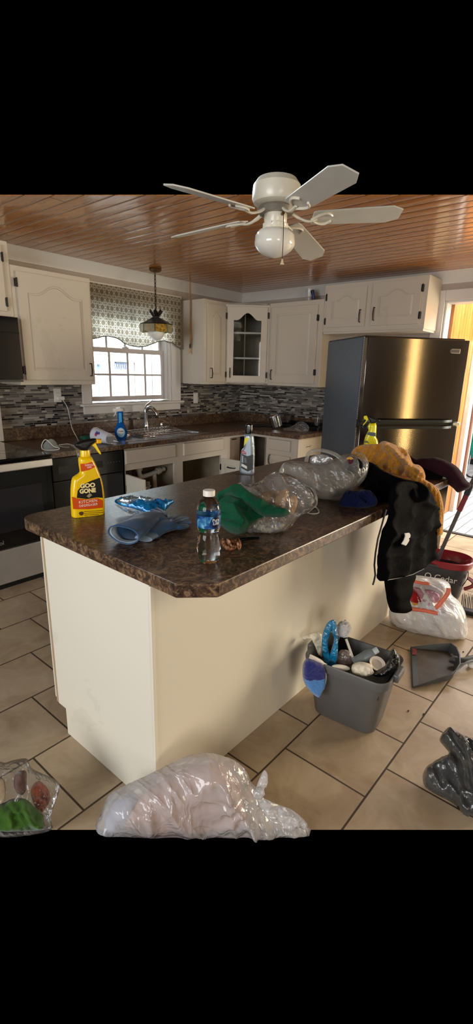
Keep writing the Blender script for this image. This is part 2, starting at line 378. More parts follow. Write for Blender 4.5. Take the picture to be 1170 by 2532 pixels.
def m_fabric_trellis():
    m, nt, b = NT('trellis_fabric'); L = nt.links; p = wpos(nt)
    sx = nd(nt, 'ShaderNodeSeparateXYZ'); L.new(p, sx.inputs[0])
    S = 19.
    def cell(o):
        x = mth(nt, 'SUBTRACT', mth(nt, 'FRACT', mth(nt, 'ADD', mth(nt, 'MULTIPLY', sx.outputs[0], S), o)), .5)
        y = mth(nt, 'SUBTRACT', mth(nt, 'FRACT', mth(nt, 'ADD', mth(nt, 'MULTIPLY', sx.outputs[2], S*.8), o)), .5)
        return x, y, mth(nt, 'SQRT', mth(nt, 'ADD', mth(nt, 'POWER', mth(nt, 'ABSOLUTE', x), 2), mth(nt, 'POWER', mth(nt, 'ABSOLUTE', y), 2)))
    x, y, r = cell(.0); x2, y2, r2 = cell(.5)
    def line(v, w): return mth(nt, 'LESS_THAN', mth(nt, 'ABSOLUTE', v), w)
    ring = line(mth(nt, 'SUBTRACT', r, .2), .045); ring2 = line(mth(nt, 'SUBTRACT', r2, .38), .035)
    dia = line(mth(nt, 'SUBTRACT', mth(nt, 'ADD', mth(nt, 'ABSOLUTE', x), mth(nt, 'ABSOLUTE', y)), .5), .04)
    k = mth(nt, 'MAXIMUM', mth(nt, 'MAXIMUM', ring, ring2), dia)
    col = mixc(nt, k, c(146, 134, 114), c(232, 228, 214)); L.new(col, b.inputs['Base Color']); b.inputs['Roughness'].default_value = .9
    t = nd(nt, 'ShaderNodeBsdfTranslucent'); L.new(col, t.inputs[0]); mx = nd(nt, 'ShaderNodeMixShader'); mx.inputs[0].default_value = .6
    L.new(b.outputs[0], mx.inputs[1]); L.new(t.outputs[0], mx.inputs[2]); L.new(mx.outputs[0], nt.nodes['Material Output'].inputs[0]); return m
def m_planks(name, ax, w, c0, c1, rough=.35):
    m, nt, b = NT(name); L = nt.links; p = wpos(nt)
    sx = nd(nt, 'ShaderNodeSeparateXYZ'); L.new(p, sx.inputs[0])
    u = mth(nt, 'DIVIDE', sx.outputs[ax], w); fr = mth(nt, 'FRACT', u)
    g = mth(nt, 'SUBTRACT', 1, mth(nt, 'DIVIDE', mth(nt, 'MINIMUM', fr, mth(nt, 'SUBTRACT', 1, fr)), .07), True)
    wn = nd(nt, 'ShaderNodeTexWhiteNoise', noise_dimensions='1D'); L.new(mth(nt, 'FLOOR', u), wn.inputs['W'])
    mp = nd(nt, 'ShaderNodeMapping'); mp.inputs['Scale'].default_value = (14, 14, 1.2); L.new(p, mp.inputs[0])
    gr = noi(nt, mp.outputs[0], 2, 5, .6, 1)
    col = ramp(nt, gr, [(.3, c0), (.7, c1)]); col = mixc(nt, mth(nt, 'MULTIPLY', wn.outputs[0], .4), col, c0); col = mixc(nt, g, col, c(46, 24, 12))
    L.new(col, b.inputs['Base Color']); b.inputs['Roughness'].default_value = rough
    L.new(bumpn(nt, mth(nt, 'SUBTRACT', 1, g), .6, .004), b.inputs['Normal']); return m
def m_paint(name, col, rough=.42, smudge=.12):
    m, nt, b = NT(name); L = nt.links; p = wpos(nt)
    n1 = noi(nt, p, 1.6, 5, .6, .5); n2 = noi(nt, p, 9, 5, .65)
    dk = tuple(x*(1-smudge*2.) for x in col[:3])+(1,)
    cc = mixc(nt, mth(nt, 'MULTIPLY', mth(nt, 'GREATER_THAN', n1, .62), .25), col, dk)
    cc = ramp(nt, n2, [(.35, dk), (.55, col)]) if smudge > .15 else cc
    sp = nd(nt, 'ShaderNodeTexVoronoi'); sp.inputs['Scale'].default_value = 16; L.new(p, sp.inputs[0])
    dirt = mth(nt, 'SUBTRACT', 1, mth(nt, 'DIVIDE', sp.outputs['Distance'], .05), True)
    cc = mixc(nt, mth(nt, 'MULTIPLY', mth(nt, 'MULTIPLY', dirt, mth(nt, 'GREATER_THAN', n1, .6)), .5), cc, c(104, 84, 62))
    L.new(cc, b.inputs['Base Color']); b.inputs['Roughness'].default_value = rough
    L.new(bumpn(nt, n2, .06, .004), b.inputs['Normal']); return m

CEIL = m_ceiling()
FLOOR = m_tile('floor_tile', (.36, .361), .532, 1.405, (c(156, 132, 104), c(182, 160, 131), c(198, 177, 150)), c(70, 52, 38), .42)
PORCHT = m_tile('porch_brick', (.2, .1), 0, 0, (c(150, 152, 154), c(184, 186, 188), c(202, 204, 206)), c(84, 84, 88), .45, .007)
COUNTER = m_counter(); MOSX = m_mosaic('mosaic_window_wall', 0); MOSY = m_mosaic('mosaic_fridge_wall', 1)
TRELLIS = m_fabric_trellis()
PLANKX = m_planks('porch_planks_x', 0, .085, c(150, 84, 30), c(206, 132, 60)); PLANKY = m_planks('porch_planks_y', 1, .085, c(150, 84, 30), c(206, 132, 60))
CAB = m_paint('cabinet_paint', c(206, 196, 180)); CABIN = mat('cabinet_inside', c(158, 146, 126), .7, var=.08)
ISL = m_paint('island_paint', c(226, 218, 200), .4, .1)
WALL = m_paint('wall_paint', c(176, 164, 152), .7, .04); TRIM = m_paint('trim_paint', c(214, 210, 204), .45, .03)
WHITE = mat('white_plastic', c(225, 222, 214), .35, var=.02); BLACKM = mat('black_metal', c(24, 22, 22), .35, .4, var=.05)
SS = mat('stainless', c(176, 172, 166), .28, 1., var=.03, aniso=.6, bump=.03, bs=200)
RSS = mat('range_steel', c(206, 204, 200), .42, .85, var=.03, bump=.02, bs=200)
SSD = mat('fridge_stainless', c(126, 120, 114), .11, 1., var=.03, vs=3, bump=.015, bs=160)
CHROME = mat('chrome', c(215, 218, 222), .1, 1., var=0); BGL = mat('black_glass', c(9, 10, 12), .07, var=0, coat=.5)
BLK = mat('black_enamel', c(16, 17, 20), .22, var=.03); BLKP = mat('black_plastic', c(20, 20, 22), .38, var=.03)
GLASS = mat('clear_glass', (1, 1, 1, 1), .02, var=0, trans=1., ior=1.45)
def m_pane():
    m, nt, b = NT('window_pane'); L = nt.links
    g = nd(nt, 'ShaderNodeBsdfGlossy'); g.inputs['Roughness'].default_value = .03; t = nd(nt, 'ShaderNodeBsdfTransparent'); t.inputs[0].default_value = (.93, .95, .96, 1)
    fr = nd(nt, 'ShaderNodeFresnel'); mx = nd(nt, 'ShaderNodeMixShader'); L.new(fr.outputs[0], mx.inputs[0]); L.new(t.outputs[0], mx.inputs[1]); L.new(g.outputs[0], mx.inputs[2])
    L.new(mx.outputs[0], nt.nodes['Material Output'].inputs[0]); return m
PANE = m_pane()
BRASS = mat('aged_brass', c(120, 96, 60), .4, .9, var=.1); DARKBR = mat('bronze_dark', c(46, 42, 38), .45, .7, var=.1)

# ================================================================ shell
YW, XF, ZC = 4.07, 4.82, 2.40
XL = .2                                         # how far the window wall runs past the stove
def line_cut(p, q, far, z):
    """polygon of the room half beyond the line p-q (the near side of the room was never in the picture)"""
    return [tuple(p[:2])]+[tuple(q[:2])]+far
# floor
A, B = onz(0, 2050, 0), onz(1170, 2050, 0); d = (B-A)/np.linalg.norm(B-A)
A2, B2 = A-d*1.2, B+d*2.2
g = G().prism([tuple(A2[:2]), tuple(B2[:2]), (4.87, B2[1]), (4.87, YW), (A2[0], YW)], -.003, 0)
struct('floor', g, FLOOR)
A, B = onz(0, 483, ZC), onz(1170, 483, ZC); d = (B-A)/np.linalg.norm(B-A)
A3, B3 = A-d*1.1, B+d*2.2
struct('ceiling', G().prism([tuple(A3[:2]), tuple(B3[:2]), (XF+.13, B3[1]), (XF+.13, YW+.15), (A3[0], YW+.15)], ZC, ZC+.003), CEIL)
# window wall with opening
WX0, WX1, WZ0, WZ1 = 2.64, 3.66, 1.18, 2.095
g = G(); y0, y1 = YW, YW+.15
g.box(XL, y0, 0, WX0, y1, ZC); g.box(WX1, y0, 0, XF+.13, y1, ZC); g.box(WX0, y0, 0, WX1, y1, WZ0); g.box(WX0, y0, WZ1, WX1, y1, ZC)
struct('wall_left', g, WALL)
OY, OZ = 1.645, 2.16
g = G(); g.box(XF, OY, 0, XF+.13, YW, ZC); g.box(XF, -1.6, OZ, XF+.13, OY, ZC)
struct('wall_right', g, WALL)
# crown trims
pr = [(0, ZC), (0, ZC-.1), (-.012, ZC-.098), (-.018, ZC-.07), (-.05, ZC-.03), (-.062, ZC-.012), (-.075, ZC)]
struct('trim_1', G().prism([(YW+a, z) for a, z in pr], XL, XF-.002, 'x'), TRIM, smooth=.5)
struct('trim_2', G().prism([(XF+a, z) for a, z in pr], -1.6, YW-.002, 'y'), TRIM, smooth=.5)
# doorway casing
g = G(); g.box(XF-.02, OY, 0, XF-.001, OY+.1, OZ+.09); g.box(XF-.02, -1.6, OZ, XF-.001, OY, OZ+.09); g.box(XF-.001, OY-.018, 0, XF+.15, OY, OZ); g.box(XF-.001, -1.6, OZ-.018, XF+.15, OY-.018, OZ)
struct('trim_3', g, TRIM, bevel=.004)
struct('trim_4', G().box(XF+.05, -1.6, 0, XF+.1, OY-.02, .012), mat('threshold_dark', c(60, 56, 54), .5), bevel=.004)
# walls of the room's near side, behind the photographer
BACKW = mat('back_wall_tan', c(112, 100, 88), .8, var=.05)
struct('wall_back', G().box(-2.8, -3.2, 0, 6.2, -3.1, ZC), BACKW)
struct('wall_near', G().box(-2.9, -3.1, 0, -2.8, 4.2, ZC), BACKW)
# mosaic splash
g = G(); zt = 1.37
g.box(1.2, YW-.01, 1.0, 2.56, YW, zt); g.box(2.56, YW-.01, 1.0, 3.77, YW, 1.1); g.box(3.77, YW-.01, 1.0, XF, YW, zt)
struct('wall_tile_left', g, MOSX)
struct('wall_tile_right', G().box(XF-.01, 2.2, 1.0, XF, YW-.01, zt), MOSY)
# window
w = thing('window_1', 'white double hung window with grid panes above the sink', 'window', (3.15, YW, WZ0)); w['kind'] = 'structure'
del w['label']; del w['category']
g = G()
g.box(2.545, YW-.022, WZ0, 2.64, YW-.001, 2.235); g.box(3.66, YW-.022, WZ0, 3.78, YW-.001, 2.235); g.box(2.64, YW-.022, WZ1, 3.66, YW-.001, 2.235)
g.box(2.53, YW-.03, 2.225, 3.795, YW-.001, 2.25)
ob('casing', g, TRIM, w, bevel=.003)
g = G(); g.box(WX0, YW-.001, WZ0, WX0+.02, YW+.15, WZ1); g.box(WX1-.02, YW-.001, WZ0, WX1, YW+.15, WZ1); g.box(WX0+.02, YW, WZ1-.02, WX1-.02, YW+.15, WZ1)
g.box(WX0+.02, YW+.03, WZ0+.015, WX0+.035, YW+.15, WZ1); g.box(WX1-.035, YW+.03, WZ0+.015, WX1-.02, YW+.15, WZ1)
ob('jamb', g, TRIM, w)
g = G(); g.box(2.52, YW-.06, WZ0-.022, 3.80, YW+.11, WZ0); ob('window_sill', g, TRIM, w, bevel=.006)
g = G(); g.box(2.55, YW-.024, 1.085, 3.77, YW-.001, WZ0-.022); ob('apron', g, TRIM, w, bevel=.004)
def sash(name, y, z0, z1, x0, x1, st, bt, cols, rows):
    g = G(); g.box(x0, y, z0, x0+st, y+.03, z1); g.box(x1-st, y, z0, x1, y+.03, z1); g.box(x0+st, y, z0, x1-st, y+.03, z0+bt); g.box(x0+st, y, z1-.045, x1-st, y+.03, z1)
    s = ob(name, g, mat('sash_vinyl', c(196, 188, 186), .45, var=.02), w, bevel=.003)
    ga = G(); X0, X1, Z0, Z1 = x0+st, x1-st, z0+bt, z1-.045
    for i in range(1, cols): xx = X0+(X1-X0)*i/cols; ga.box(xx-.009, y+.01, Z0, xx+.009, y+.024, Z1)
    for i in range(1, rows): zz = Z0+(Z1-Z0)*i/rows; ga.box(X0, y+.0095, zz-.009, X1, y+.0235, zz+.009)
    ob('muntins', ga, mat('sash_vinyl', c(196, 188, 186)), s)
    ob('pane', G().box(X0, y+.015, Z0, X1, y+.019, Z1), PANE, s)
sash('lower_sash', YW+.075, 1.195, 1.70, WX0+.035, 3.635, .04, .045, 4, 2)
sash('upper_sash', YW+.11, 1.665, 2.085, WX0+.035, 3.635, .04, .03, 4, 2)
g = G(); g.box(3.1, YW+.068, 1.70, 3.16, YW+.1, 1.712); g.cyl((3.13, YW+.075, 1.712), (3.13, YW+.075, 1.722), .012); ob('sash_lock', g, mat('sash_vinyl', c(196, 188, 186)), w)
# valance
px = [(205, 846), (228, 838), (262, 831), (285, 834), (302, 845), (322, 855), (345, 858), (366, 855), (385, 846), (405, 842), (425, 848), (447, 862)]
yv = YW-.055; xs = [ony(u, v, yv)[0] for u, v in px]; zs = [ony(u, v, yv)[2] for u, v in px]
xs[0] = 2.53; x1v = xs[-1]
def val(a, b):
    x = xs[0]+(x1v-xs[0])*a; zb = float(np.interp(x, xs, zs)); z = 2.232+(zb-2.232)*b
    yy = yv+.012*math.sin(x*46+.6*math.sin(x*9))*(.25+.75*b)
    return (x, yy, z)
vl = thing('window_valance', 'taupe and cream trellis patterned valance with scalloped hem over the sink window', 'valance', (3.15, yv, 2.2))
fab = G().grid(val, 150, 14); ob('fabric', fab, TRELLIS, vl, smooth=3)
g = G(); g.tube([(val(i/90, 1)) for i in range(91)], .005, 6); ob('hem_cord', g, mat('hem_grey', c(110, 106, 100), .8), vl, smooth=3)
g = G(); g.grid(lambda a, b: (x1v+.004+.003*math.sin(b*20), yv+(YW-.03-yv)*a, 2.232+(zs[-1]-.01-2.232)*b), 5, 10); ob('side_return', g, TRELLIS, vl, smooth=3)
g = G(); g.box(2.53, yv+.01, 2.19, x1v, YW-.025, 2.215); ob('mounting_board', g, TRIM, vl)

# ---------------------------------------------------------------- outside, beyond the sink window
SIDE = m_planks('outside_siding', 0, .4, c(178, 190, 192), c(196, 206, 206), .6); EXT = mat('outside_white', c(228, 230, 230), .6, var=.03)
ye = 7.2
hs = thing('neighbouring_house', 'pale blue sided outbuilding with white door frame seen through the sink window', 'building', (4.6, ye, 0))
ob('wall', G().box(3.2, ye, 0, 8.6, ye+.2, 3.6), SIDE, hs)
def ex(u, v): p = ony(u, v, ye); return p[0], p[2]
xa, _ = ex(232, 900); xb, _ = ex(262, 900); xc, _ = ex(311, 900); xd, zt_ = ex(325, 880); _, zl = ex(270, 906); 
g = G(); g.box(xb-.35, ye-.06, 0, xb-.22, ye, zt_); g.box(xc, ye-.06, 0, xc+.13, ye, zt_); g.box(xb-.4, ye-.08, zl+.08, xc+.2, ye, zl+.24); ob('door_frame', g, EXT, hs)
g = G(); g.box(xb, ye-.03, 0, xc, ye-.002, zl+.05); dr = ob('door', g, mat('dark_window_grey', c(112, 112, 138), .5, var=.2, vs=30), hs)
g = G(); g.box(xb-.22, ye-.02, 0, xb-.05, ye-.001, zl+.02); ob('side_light', g, mat('blue_grey_glass', c(96, 120, 150), .3), hs)
g = G()
for i in range(9): xx = xb+(xc-xb)*i/9; g.prism([(xx, zl+.06), (xx+(xc-xb)/9, zl+.06), (xx+(xc-xb)/18, zl-.03)], ye-.05, ye-.031, 'y')
ob('awning_fringe', g, mat('fringe_blue', c(120, 130, 160), .7), hs)
lx, lz = ex(276, 850)
sl = thing('outdoor_wall_lamp', 'rust coloured lantern on the white wall outside the sink window', 'lamp', (lx, ye-.05, lz))
g = G(); g.box(lx-.2, ye-.05, lz-.14, lx+.05, ye, lz-.05); g.cyl((lx, ye-.12, lz-.12), (lx, ye-.12, lz+.02), .07); ob('lamp_body', g, mat('lamp_rust', c(190, 150, 130), .5), sl)
g = G(); g.tube([(lx+.02, ye-.12, lz), (lx+.03, ye-.14, lz+.1), (lx+.09, ye-.14, lz+.1), (lx+.1, ye-.12, lz-.04)], .015); ob('lamp_arm', g, mat('lamp_grey', c(150, 150, 150), .5), sl)
struct('trim_5', G().box(2.0, ye-.3, 2.55, 8.6, ye, 2.75), EXT)
struct('ground_outside', G().box(1.0, YW+.15, -.3, 9, ye, -.2), mat('concrete_out', c(180, 178, 172), .9))
cl = [ony(240+i*12, 870+6*math.sin(i*.5)+i*1.6, 6.6) for i in range(14)]
ob('overhead_cable', G().tube([(q[0], q[1]+.56, q[2]) for q in cl], .006, 6), mat('line_dark', c(70, 80, 90), .6), hs)

# ---------------------------------------------------------------- passage and room beyond the doorway
PX0 = XF+.13
struct('floor_passage', G().box(4.87, -1.6, -.05, 10.2, 3.2, -.001), PORCHT)
xpl = 5.74
struct('wall_passage_left', G().box(PX0, 1.60, 0, xpl, 1.66, 2.5), PLANKX)
g = G(); g.box(xpl, -1.2, 1.87, xpl+.06, 1.60, 2.5); struct('wall_passage_header', g, PLANKY)
struct('ceiling_passage', G().box(PX0, -1.6, 2.5, 9.9, 3.2, 2.55), TRIM)
dj = mat('door_jamb_cream', c(224, 216, 196), .5)
g = G(); g.box(xpl-.02, 1.55, 0, xpl+.10, 1.60, 1.87); g.box(xpl-.02, -1.2, 1.83, xpl+.1, 1.55, 1.88); struct('trim_6', g, dj, bevel=.004)
struct('trim_7', G().box(xpl+.1, 1.535, 0, xpl+.15, 1.61, 1.86), mat('jamb_brown', c(112, 66, 50), .5))
struct('trim_8', G().box(xpl+.15, 1.525, 0, xpl+.18, 1.61, 1.86), dj)
struct('wall_far', G().box(9.7, -1.6, 0, 9.8, 3.2, 2.5), mat('far_wall_grey', c(150, 150, 146), .7))
struct('wall_far_left', G().box(xpl+.2, 2.9, 0, 9.7, 3.0, 2.5), mat('far_wall_grey', c(150, 150, 146), .7))
# brown cupboard at the far end, seen through the doorway
q = onz(1150, 1152, 0); cx, cy = q[0], q[1]
fc = thing('far_cupboard', 'reddish brown wooden cupboard at the far end beyond the doorway', 'cupboard', (9.4, 2.2, 0))
zt2 = onx(1160, 1040, 9.2)[2]
WD = mat('red_brown_wood', c(150, 84, 54), .4, var=.15, vs=5)
ob('body', G().box(9.2, 1.0, .1, 9.65, 2.85, zt2), WD, fc)
ob('plinth', G().box(9.25, 1.0, 0, 9.65, 2.85, .1), BLKP, fc)
for i, (a, b_) in enumerate(((2.0, 2.4), (2.42, 2.82), (1.58, 1.98))):
    dd = ob('door', G().box(9.17, a, .15, 9.2, b_, zt2-.05), WD, fc, bevel=.004)
    ob('handle', G().tube([(9.17, a+.06, .5), (9.14, a+.06, .5), (9.14, a+.06, .62), (9.17, a+.06, .62)], .008, 6), CHROME, dd)
# teal folding camp chair leaning by the cupboard
tp = onz(1150, 1172, 0)
tc = thing('folded_camp_chair', 'teal folded camp chair with thin legs standing beyond the doorway', 'chair', (tp[0], tp[1], 0))
TEAL = mat('teal_fabric', c(24, 150, 134), .7, var=.1)
def tl(u, v): return onx(u, v, tp[0])
g = G(); a0 = tl(1172, 1066); g.ell(a0, .05, .12, .12); ob('headrest', g, TEAL, tc, smooth=3)
g = G(); a1 = tl(1176, 1103); g.ell(a1, .06, .08, .2); ob('seat_sling', g, TEAL, tc, smooth=3)
for (u0, v0, u1, v1) in ((1168, 1085, 1151, 1170), (1178, 1085, 1186, 1175), (1165, 1120, 1158, 1160)):
    ob('leg', G().cyl(tl(u0, v0), tl(u1, v1), .008, n=8), CHROME, tc)
cb_ = [onz(u, v, .01) for u, v in ((1138, 1163), (1150, 1170), (1160, 1178), (1172, 1180), (1190, 1176))]
solo('floor_cable', G().tube(smooth_path(cb_), .01, 6), BLKP, 'black cable lying on the pale bricks beyond the doorway', 'cable', cb_[0])
# ================================================================ cabinets and appliances
def fmat(O, U, N):
    U = Vector(U).normalized(); N = Vector(N).normalized(); V = Vector((0, 0, 1)); O = Vector(O)
    return Matrix(((U.x, V.x, N.x, O.x), (U.y, V.y, N.y, O.y), (U.z, V.z, N.z, O.z), (0, 0, 0, 1)))
def arch_loop(w, h, mx, mb, mt, arch, n=24):
    """inner panel outline of a cathedral door"""
    a = [(mx, mb), (w/2, mb), (w-mx, mb)]
    s = [(w-mx, mb+(h-mt-arch-mb)*t) for t in (.33, .66)]
    top = []
    for i in range(n+1):
        t = 1-2*i/n; u = w/2+(w/2-mx)*t
        k = (math.cos(PI*min(1, abs(t)/.78))+1)/2
        top.append((u, h-mt-arch+arch*k))
    e = [(mx, mb+(h-mt-arch-mb)*t) for t in (.66, .33)]
    return a+s+top+e
def outer_for(inner, w, h):
    o = []
    for i, p in enumerate(inner):
        if i == 0: o.append((0, 0))
        elif i == 1: o.append((w/2, 0))
        elif i == 2: o.append((w, 0))
        else: o.append(None)
    n = len(inner)
    right = [3, 4]; left = [n-2, n-1]; top = list(range(5, n-2))
    for i in right: o[i] = (w, inner[i][1])
    for i in left: o[i] = (0, inner[i][1])
    for k, i in enumerate(top): t = k/(len(top)-1); o[i] = (w*(1-t), h)
    return o
def handle(parent, O, U, N, u, v, ln=.1, horiz=False, m=None):
    g = G(); g.M = fmat(O, U, N)
    a, b = (u, v), ((u+ln, v) if horiz else (u, v+ln))
    g.tube([(a[0], a[1], .019), (a[0], a[1], .045), (a[0]+(b[0]-a[0])*.5, a[1]+(b[1]-a[1])*.5, .052), (b[0], b[1], .045), (b[0], b[1], .019)], [.005, .0045, .006, .0045, .005], 8)
    return ob('handle', g, m or BLACKM, parent, smooth=True)
def hinge(parent, O, U, N, u, v):
    g = G(); g.M = fmat(O, U, N); g.box(u-.011, v, 0, u+.006, v+.055, .024); g.cyl((u, v-.004, .022), (u, v+.059, .022), .006, n=10)
    return ob('hinge', g, BLACKM, parent, smooth=True)
def door(parent, O, U, N, w, h, arch=.05, hd=None, hinges=None, mx=.055, panel=True, glass=False, m=None):
    m = m or CAB; g = G(); g.M = fmat(O, U, N)
    inn = arch_loop(w, h, mx, mx, mx, arch if arch else .0001); out = outer_for(inn, w, h)
    if glass: g.ringp(out, inn, .0, .02, -.006)
    else:
        g.plate([(0,0),(w,0),(w,h),(0,h)], 0, .013); g.ringp(out, inn, .0129, .02, -.006)
        if panel:
            ins = .012; cx, cy = w/2, h/2
            pl = [(cx+(p[0]-cx)*(1-ins/(w/2-mx)), cy+(p[1]-cy)*(1-ins/(h/2-mx))) for p in inn]
            g.plate(pl, .0129, .0185, .02)
    d = ob('door', g, m, parent, bevel=.002)
    if glass:
        gp = G(); gp.M = fmat(O, U, N); gp.plate([(mx-.01, mx-.01), (w-mx+.01, mx-.01), (w-mx+.01, h-mx+.01), (mx-.01, h-mx+.01)], .006, .009); ob('glass', gp, PANE, d)
    if hd: handle(d, O, U, N, *hd)
    if hinges:
        for v in hinges[1]: hinge(d, O, U, N, hinges[0], v)
    return d
def drawer_front(parent, O, U, N, w, h, m=None, hd=None):
    g = G(); g.M = fmat(O, U, N); g.plate([(0,0),(w,0),(w,h),(0,h)], 0, .018, .006)
    d = ob('drawer', g, m or CAB, parent, bevel=.002)
    if hd: handle(d, O, U, N, *hd)
    return d
SX = (1, 0, 0); SN = (0, -1, 0)                    # window wall: right, outward
TX = (0, -1, 0); TN = (-1, 0, 0)                   # fridge wall: right, outward
# -------- upper cabinets
def upper_box(parent, x0, x1, z0, z1, y0, y1, fr=.04):
    g = G(); g.box(x0, y0, z0, x1, y1, z1); return ob('body', g, CAB, parent, bevel=.002)
u1 = thing('upper_cabinet', 'large cream wall cabinet left of the sink window beside the microwave', 'cabinet', (2.15, 3.9, 1.365))
upper_box(u1, 1.822, 2.485, 1.367, 2.208, 3.74, YW-.001)
door(u1, (1.862, 3.739, 1.405), SX, SN, .6, .765, .075, (.565, .035), (-.006, (.045, .66)), mx=.065)
u0 = thing('upper_cabinet', 'cream wall cabinet over the microwave, reaching nearly to the ceiling', 'cabinet', (1.44, 3.9, 1.85))
upper_box(u0, 1.06, 1.82, 1.852, 2.352, 3.735, YW-.001)
door(u0, (1.44, 3.734, 1.885), SX, SN, .322, .435, .05, None, (.328, (.035, .33)))
door(u0, (1.09, 3.734, 1.885), SX, SN, .322, .435, .05, None, None)
mw = thing('microwave', 'black over the range microwave under the left wall cabinet', 'microwave', (1.44, 3.9, 1.39))
ob('case', G().box(1.06, 3.72, 1.392, 1.815, YW-.012, 1.846), BLK, mw, bevel=.006)
g = G(); g.box(1.065, 3.665, 1.41, 1.6, 3.72, 1.845); d_ = ob('door', g, BGL, mw, bevel=.006)
ob('handle', G().tube([(1.57, 3.665, 1.47), (1.57, 3.63, 1.49), (1.57, 3.63, 1.76), (1.57, 3.665, 1.78)], .011, 8), BLK, d_, smooth=True)
g = G(); g.box(1.603, 3.665, 1.41, 1.812, 3.72, 1.845); g.box(1.603, 3.660, 1.735, 1.812, 3.664, 1.742); ob('control_panel', g, BGL, mw, bevel=.004)
ob('underside_vent', G().box(1.07, 3.67, 1.392, 1.812, 3.72, 1.408), BLKP, mw)

u2 = thing('upper_cabinet', 'narrow cream wall cabinet right of the sink window', 'cabinet', (4.0, 3.9, 1.365))
upper_box(u2, 3.828, 4.164, 1.364, 2.216, 3.742, YW-.001)
door(u2, (3.872, 3.741, 1.392), SX, SN, .277, .782, .05, (.04, .04), (.283, (.05, .66)), mx=.06)
u3 = thing('corner_cabinet', 'diagonal corner wall cabinet with arched glass door', 'cabinet', (4.5, 3.75, 1.365))
A_, B_ = (4.166, 3.742), (4.488, 3.388); poly = [A_, (4.166, YW-.001), (XF-.001, YW-.001), (XF-.001, 3.388), B_]
g = G(); g.prism(poly, 1.364, 1.384); g.prism(poly, 2.196, 2.216)
g.box(4.166, 3.745, 1.38, 4.176, YW-.001, 2.2); g.box(4.49, 3.388, 1.38, XF-.001, 3.398, 2.2)
ob('body', g, CAB, u3)
g = G(); g.box(4.17, YW-.012, 1.38, XF-.002, YW-.002, 2.2); g.box(XF-.012, 3.39, 1.38, XF-.002, YW-.01, 2.2); ob('back_panel', g, CABIN, u3)
dv = Vector((B_[0]-A_[0], B_[1]-A_[1], 0)); Ld = dv.length; DU = dv.normalized(); DN = Vector((DU.y, -DU.x, 0)); 
if DN.dot(Vector((-1, -1, 0))) < 0: DN = -DN
O3 = Vector((A_[0], A_[1], 1.364))
g = G(); g.M = fmat(O3, DU, DN); sw = .035; H3 = .852
g.box(0, 0, -.018, sw, H3, 0); g.box(Ld-sw, 0, -.018, Ld, H3, 0); g.box(sw, 0, -.018, Ld-sw, .045, 0); g.box(sw, H3-.05, -.018, Ld-sw, H3, 0)
ob('face_frame', g, CAB, u3)
for z in (1.64, 1.905):
    sp = [(4.19, 3.79), (4.19, YW-.014), (XF-.014, YW-.014), (XF-.014, 3.41), (4.49, 3.41)]
    ob('shelf', G().prism(sp, z, z+.018), CAB, u3)
ob('centre_strip', G().cyl((4.36, 3.625, 1.39), (4.36, 3.625, 2.19), .006, n=8), CABIN, u3)
door(u3, O3+DU*.022+Vector((0, 0, .03)), DU, DN, Ld-.044, .782, .075, (.032, .045), (Ld-.036, (.05, .67)), mx=.062, glass=True)
u4 = thing('upper_cabinet', 'wide cream wall cabinet between the glass corner cabinet and the fridge', 'cabinet', (4.65, 3.05, 1.365))
ob('body', G().box(4.49, 2.716, 1.364, XF-.001, 3.387, 2.216), CAB, u4, bevel=.002)
door(u4, (4.489, 3.348, 1.395), TX, TN, .575, .775, .0, (.035, .035), (.581, (.09, .62)), mx=.07)
u5 = thing('upper_cabinet', 'cream two door cabinet high over the fridge', 'cabinet', (4.65, 2.2, 1.9))
ob('body', G().box(4.49, 1.692, 1.903, XF-.001, 2.714, 2.336), CAB, u5, bevel=.002)
ob('bottom_rail', G().box(4.50, 1.70, 1.885, XF-.001, 2.71, 1.903), CAB, u5)
door(u5, (4.489, 2.675, 1.945), TX, TN, .42, .35, .055, (.375, .035, .11), (-.004, (.03, .25)), mx=.055)
door(u5, (4.489, 2.195, 1.945), TX, TN, .455, .365, .06, (.035, .045, .11), (.461, (.04, .26)), mx=.055)
# things on top of the wall cabinets
q = ony(762, 741, 3.0)
def tumbler(name, label, o, r, h, group=None, rz=0, wall=.0025):
    t = thing(name, label, 'glass', o, 0, group)
    g = G(); x, y, z = o; g.lathe([(.001, 0), (r*.85, 0), (r, h), (r-wall, h), (r*.85-wall, .012), (.001, .012)], o, 28, cap=False); ob('wall', g, GLASS, t, smooth=True); return t
oo = onx(764, 741, 4.62); tumbler('drinking_glass', 'clear tall glass on top of the wall cabinet by the fridge cabinet', (4.62, oo[1], 2.2165), .04, .13)
t = thing('blue_brush', 'small dark blue brush standing on top of the wall cabinet', 'brush', (4.64, onx(777, 741, 4.64)[1], 2.2165)); b0 = onx(777, 741, 4.64)
g = G(); g.tube([(4.64, b0[1], 2.22), (4.64, b0[1]+.01, 2.27), (4.64, b0[1]+.03, 2.33)], [.012, .014, .02], 8); ob('handle', g, mat('navy_plastic', c(28, 44, 96), .4), t, smooth=True)
ob('base', G().box(4.62, b0[1]-.05, 2.217, 4.66, b0[1]+.02, 2.232), mat('navy_plastic', c(28, 44, 96)), t)

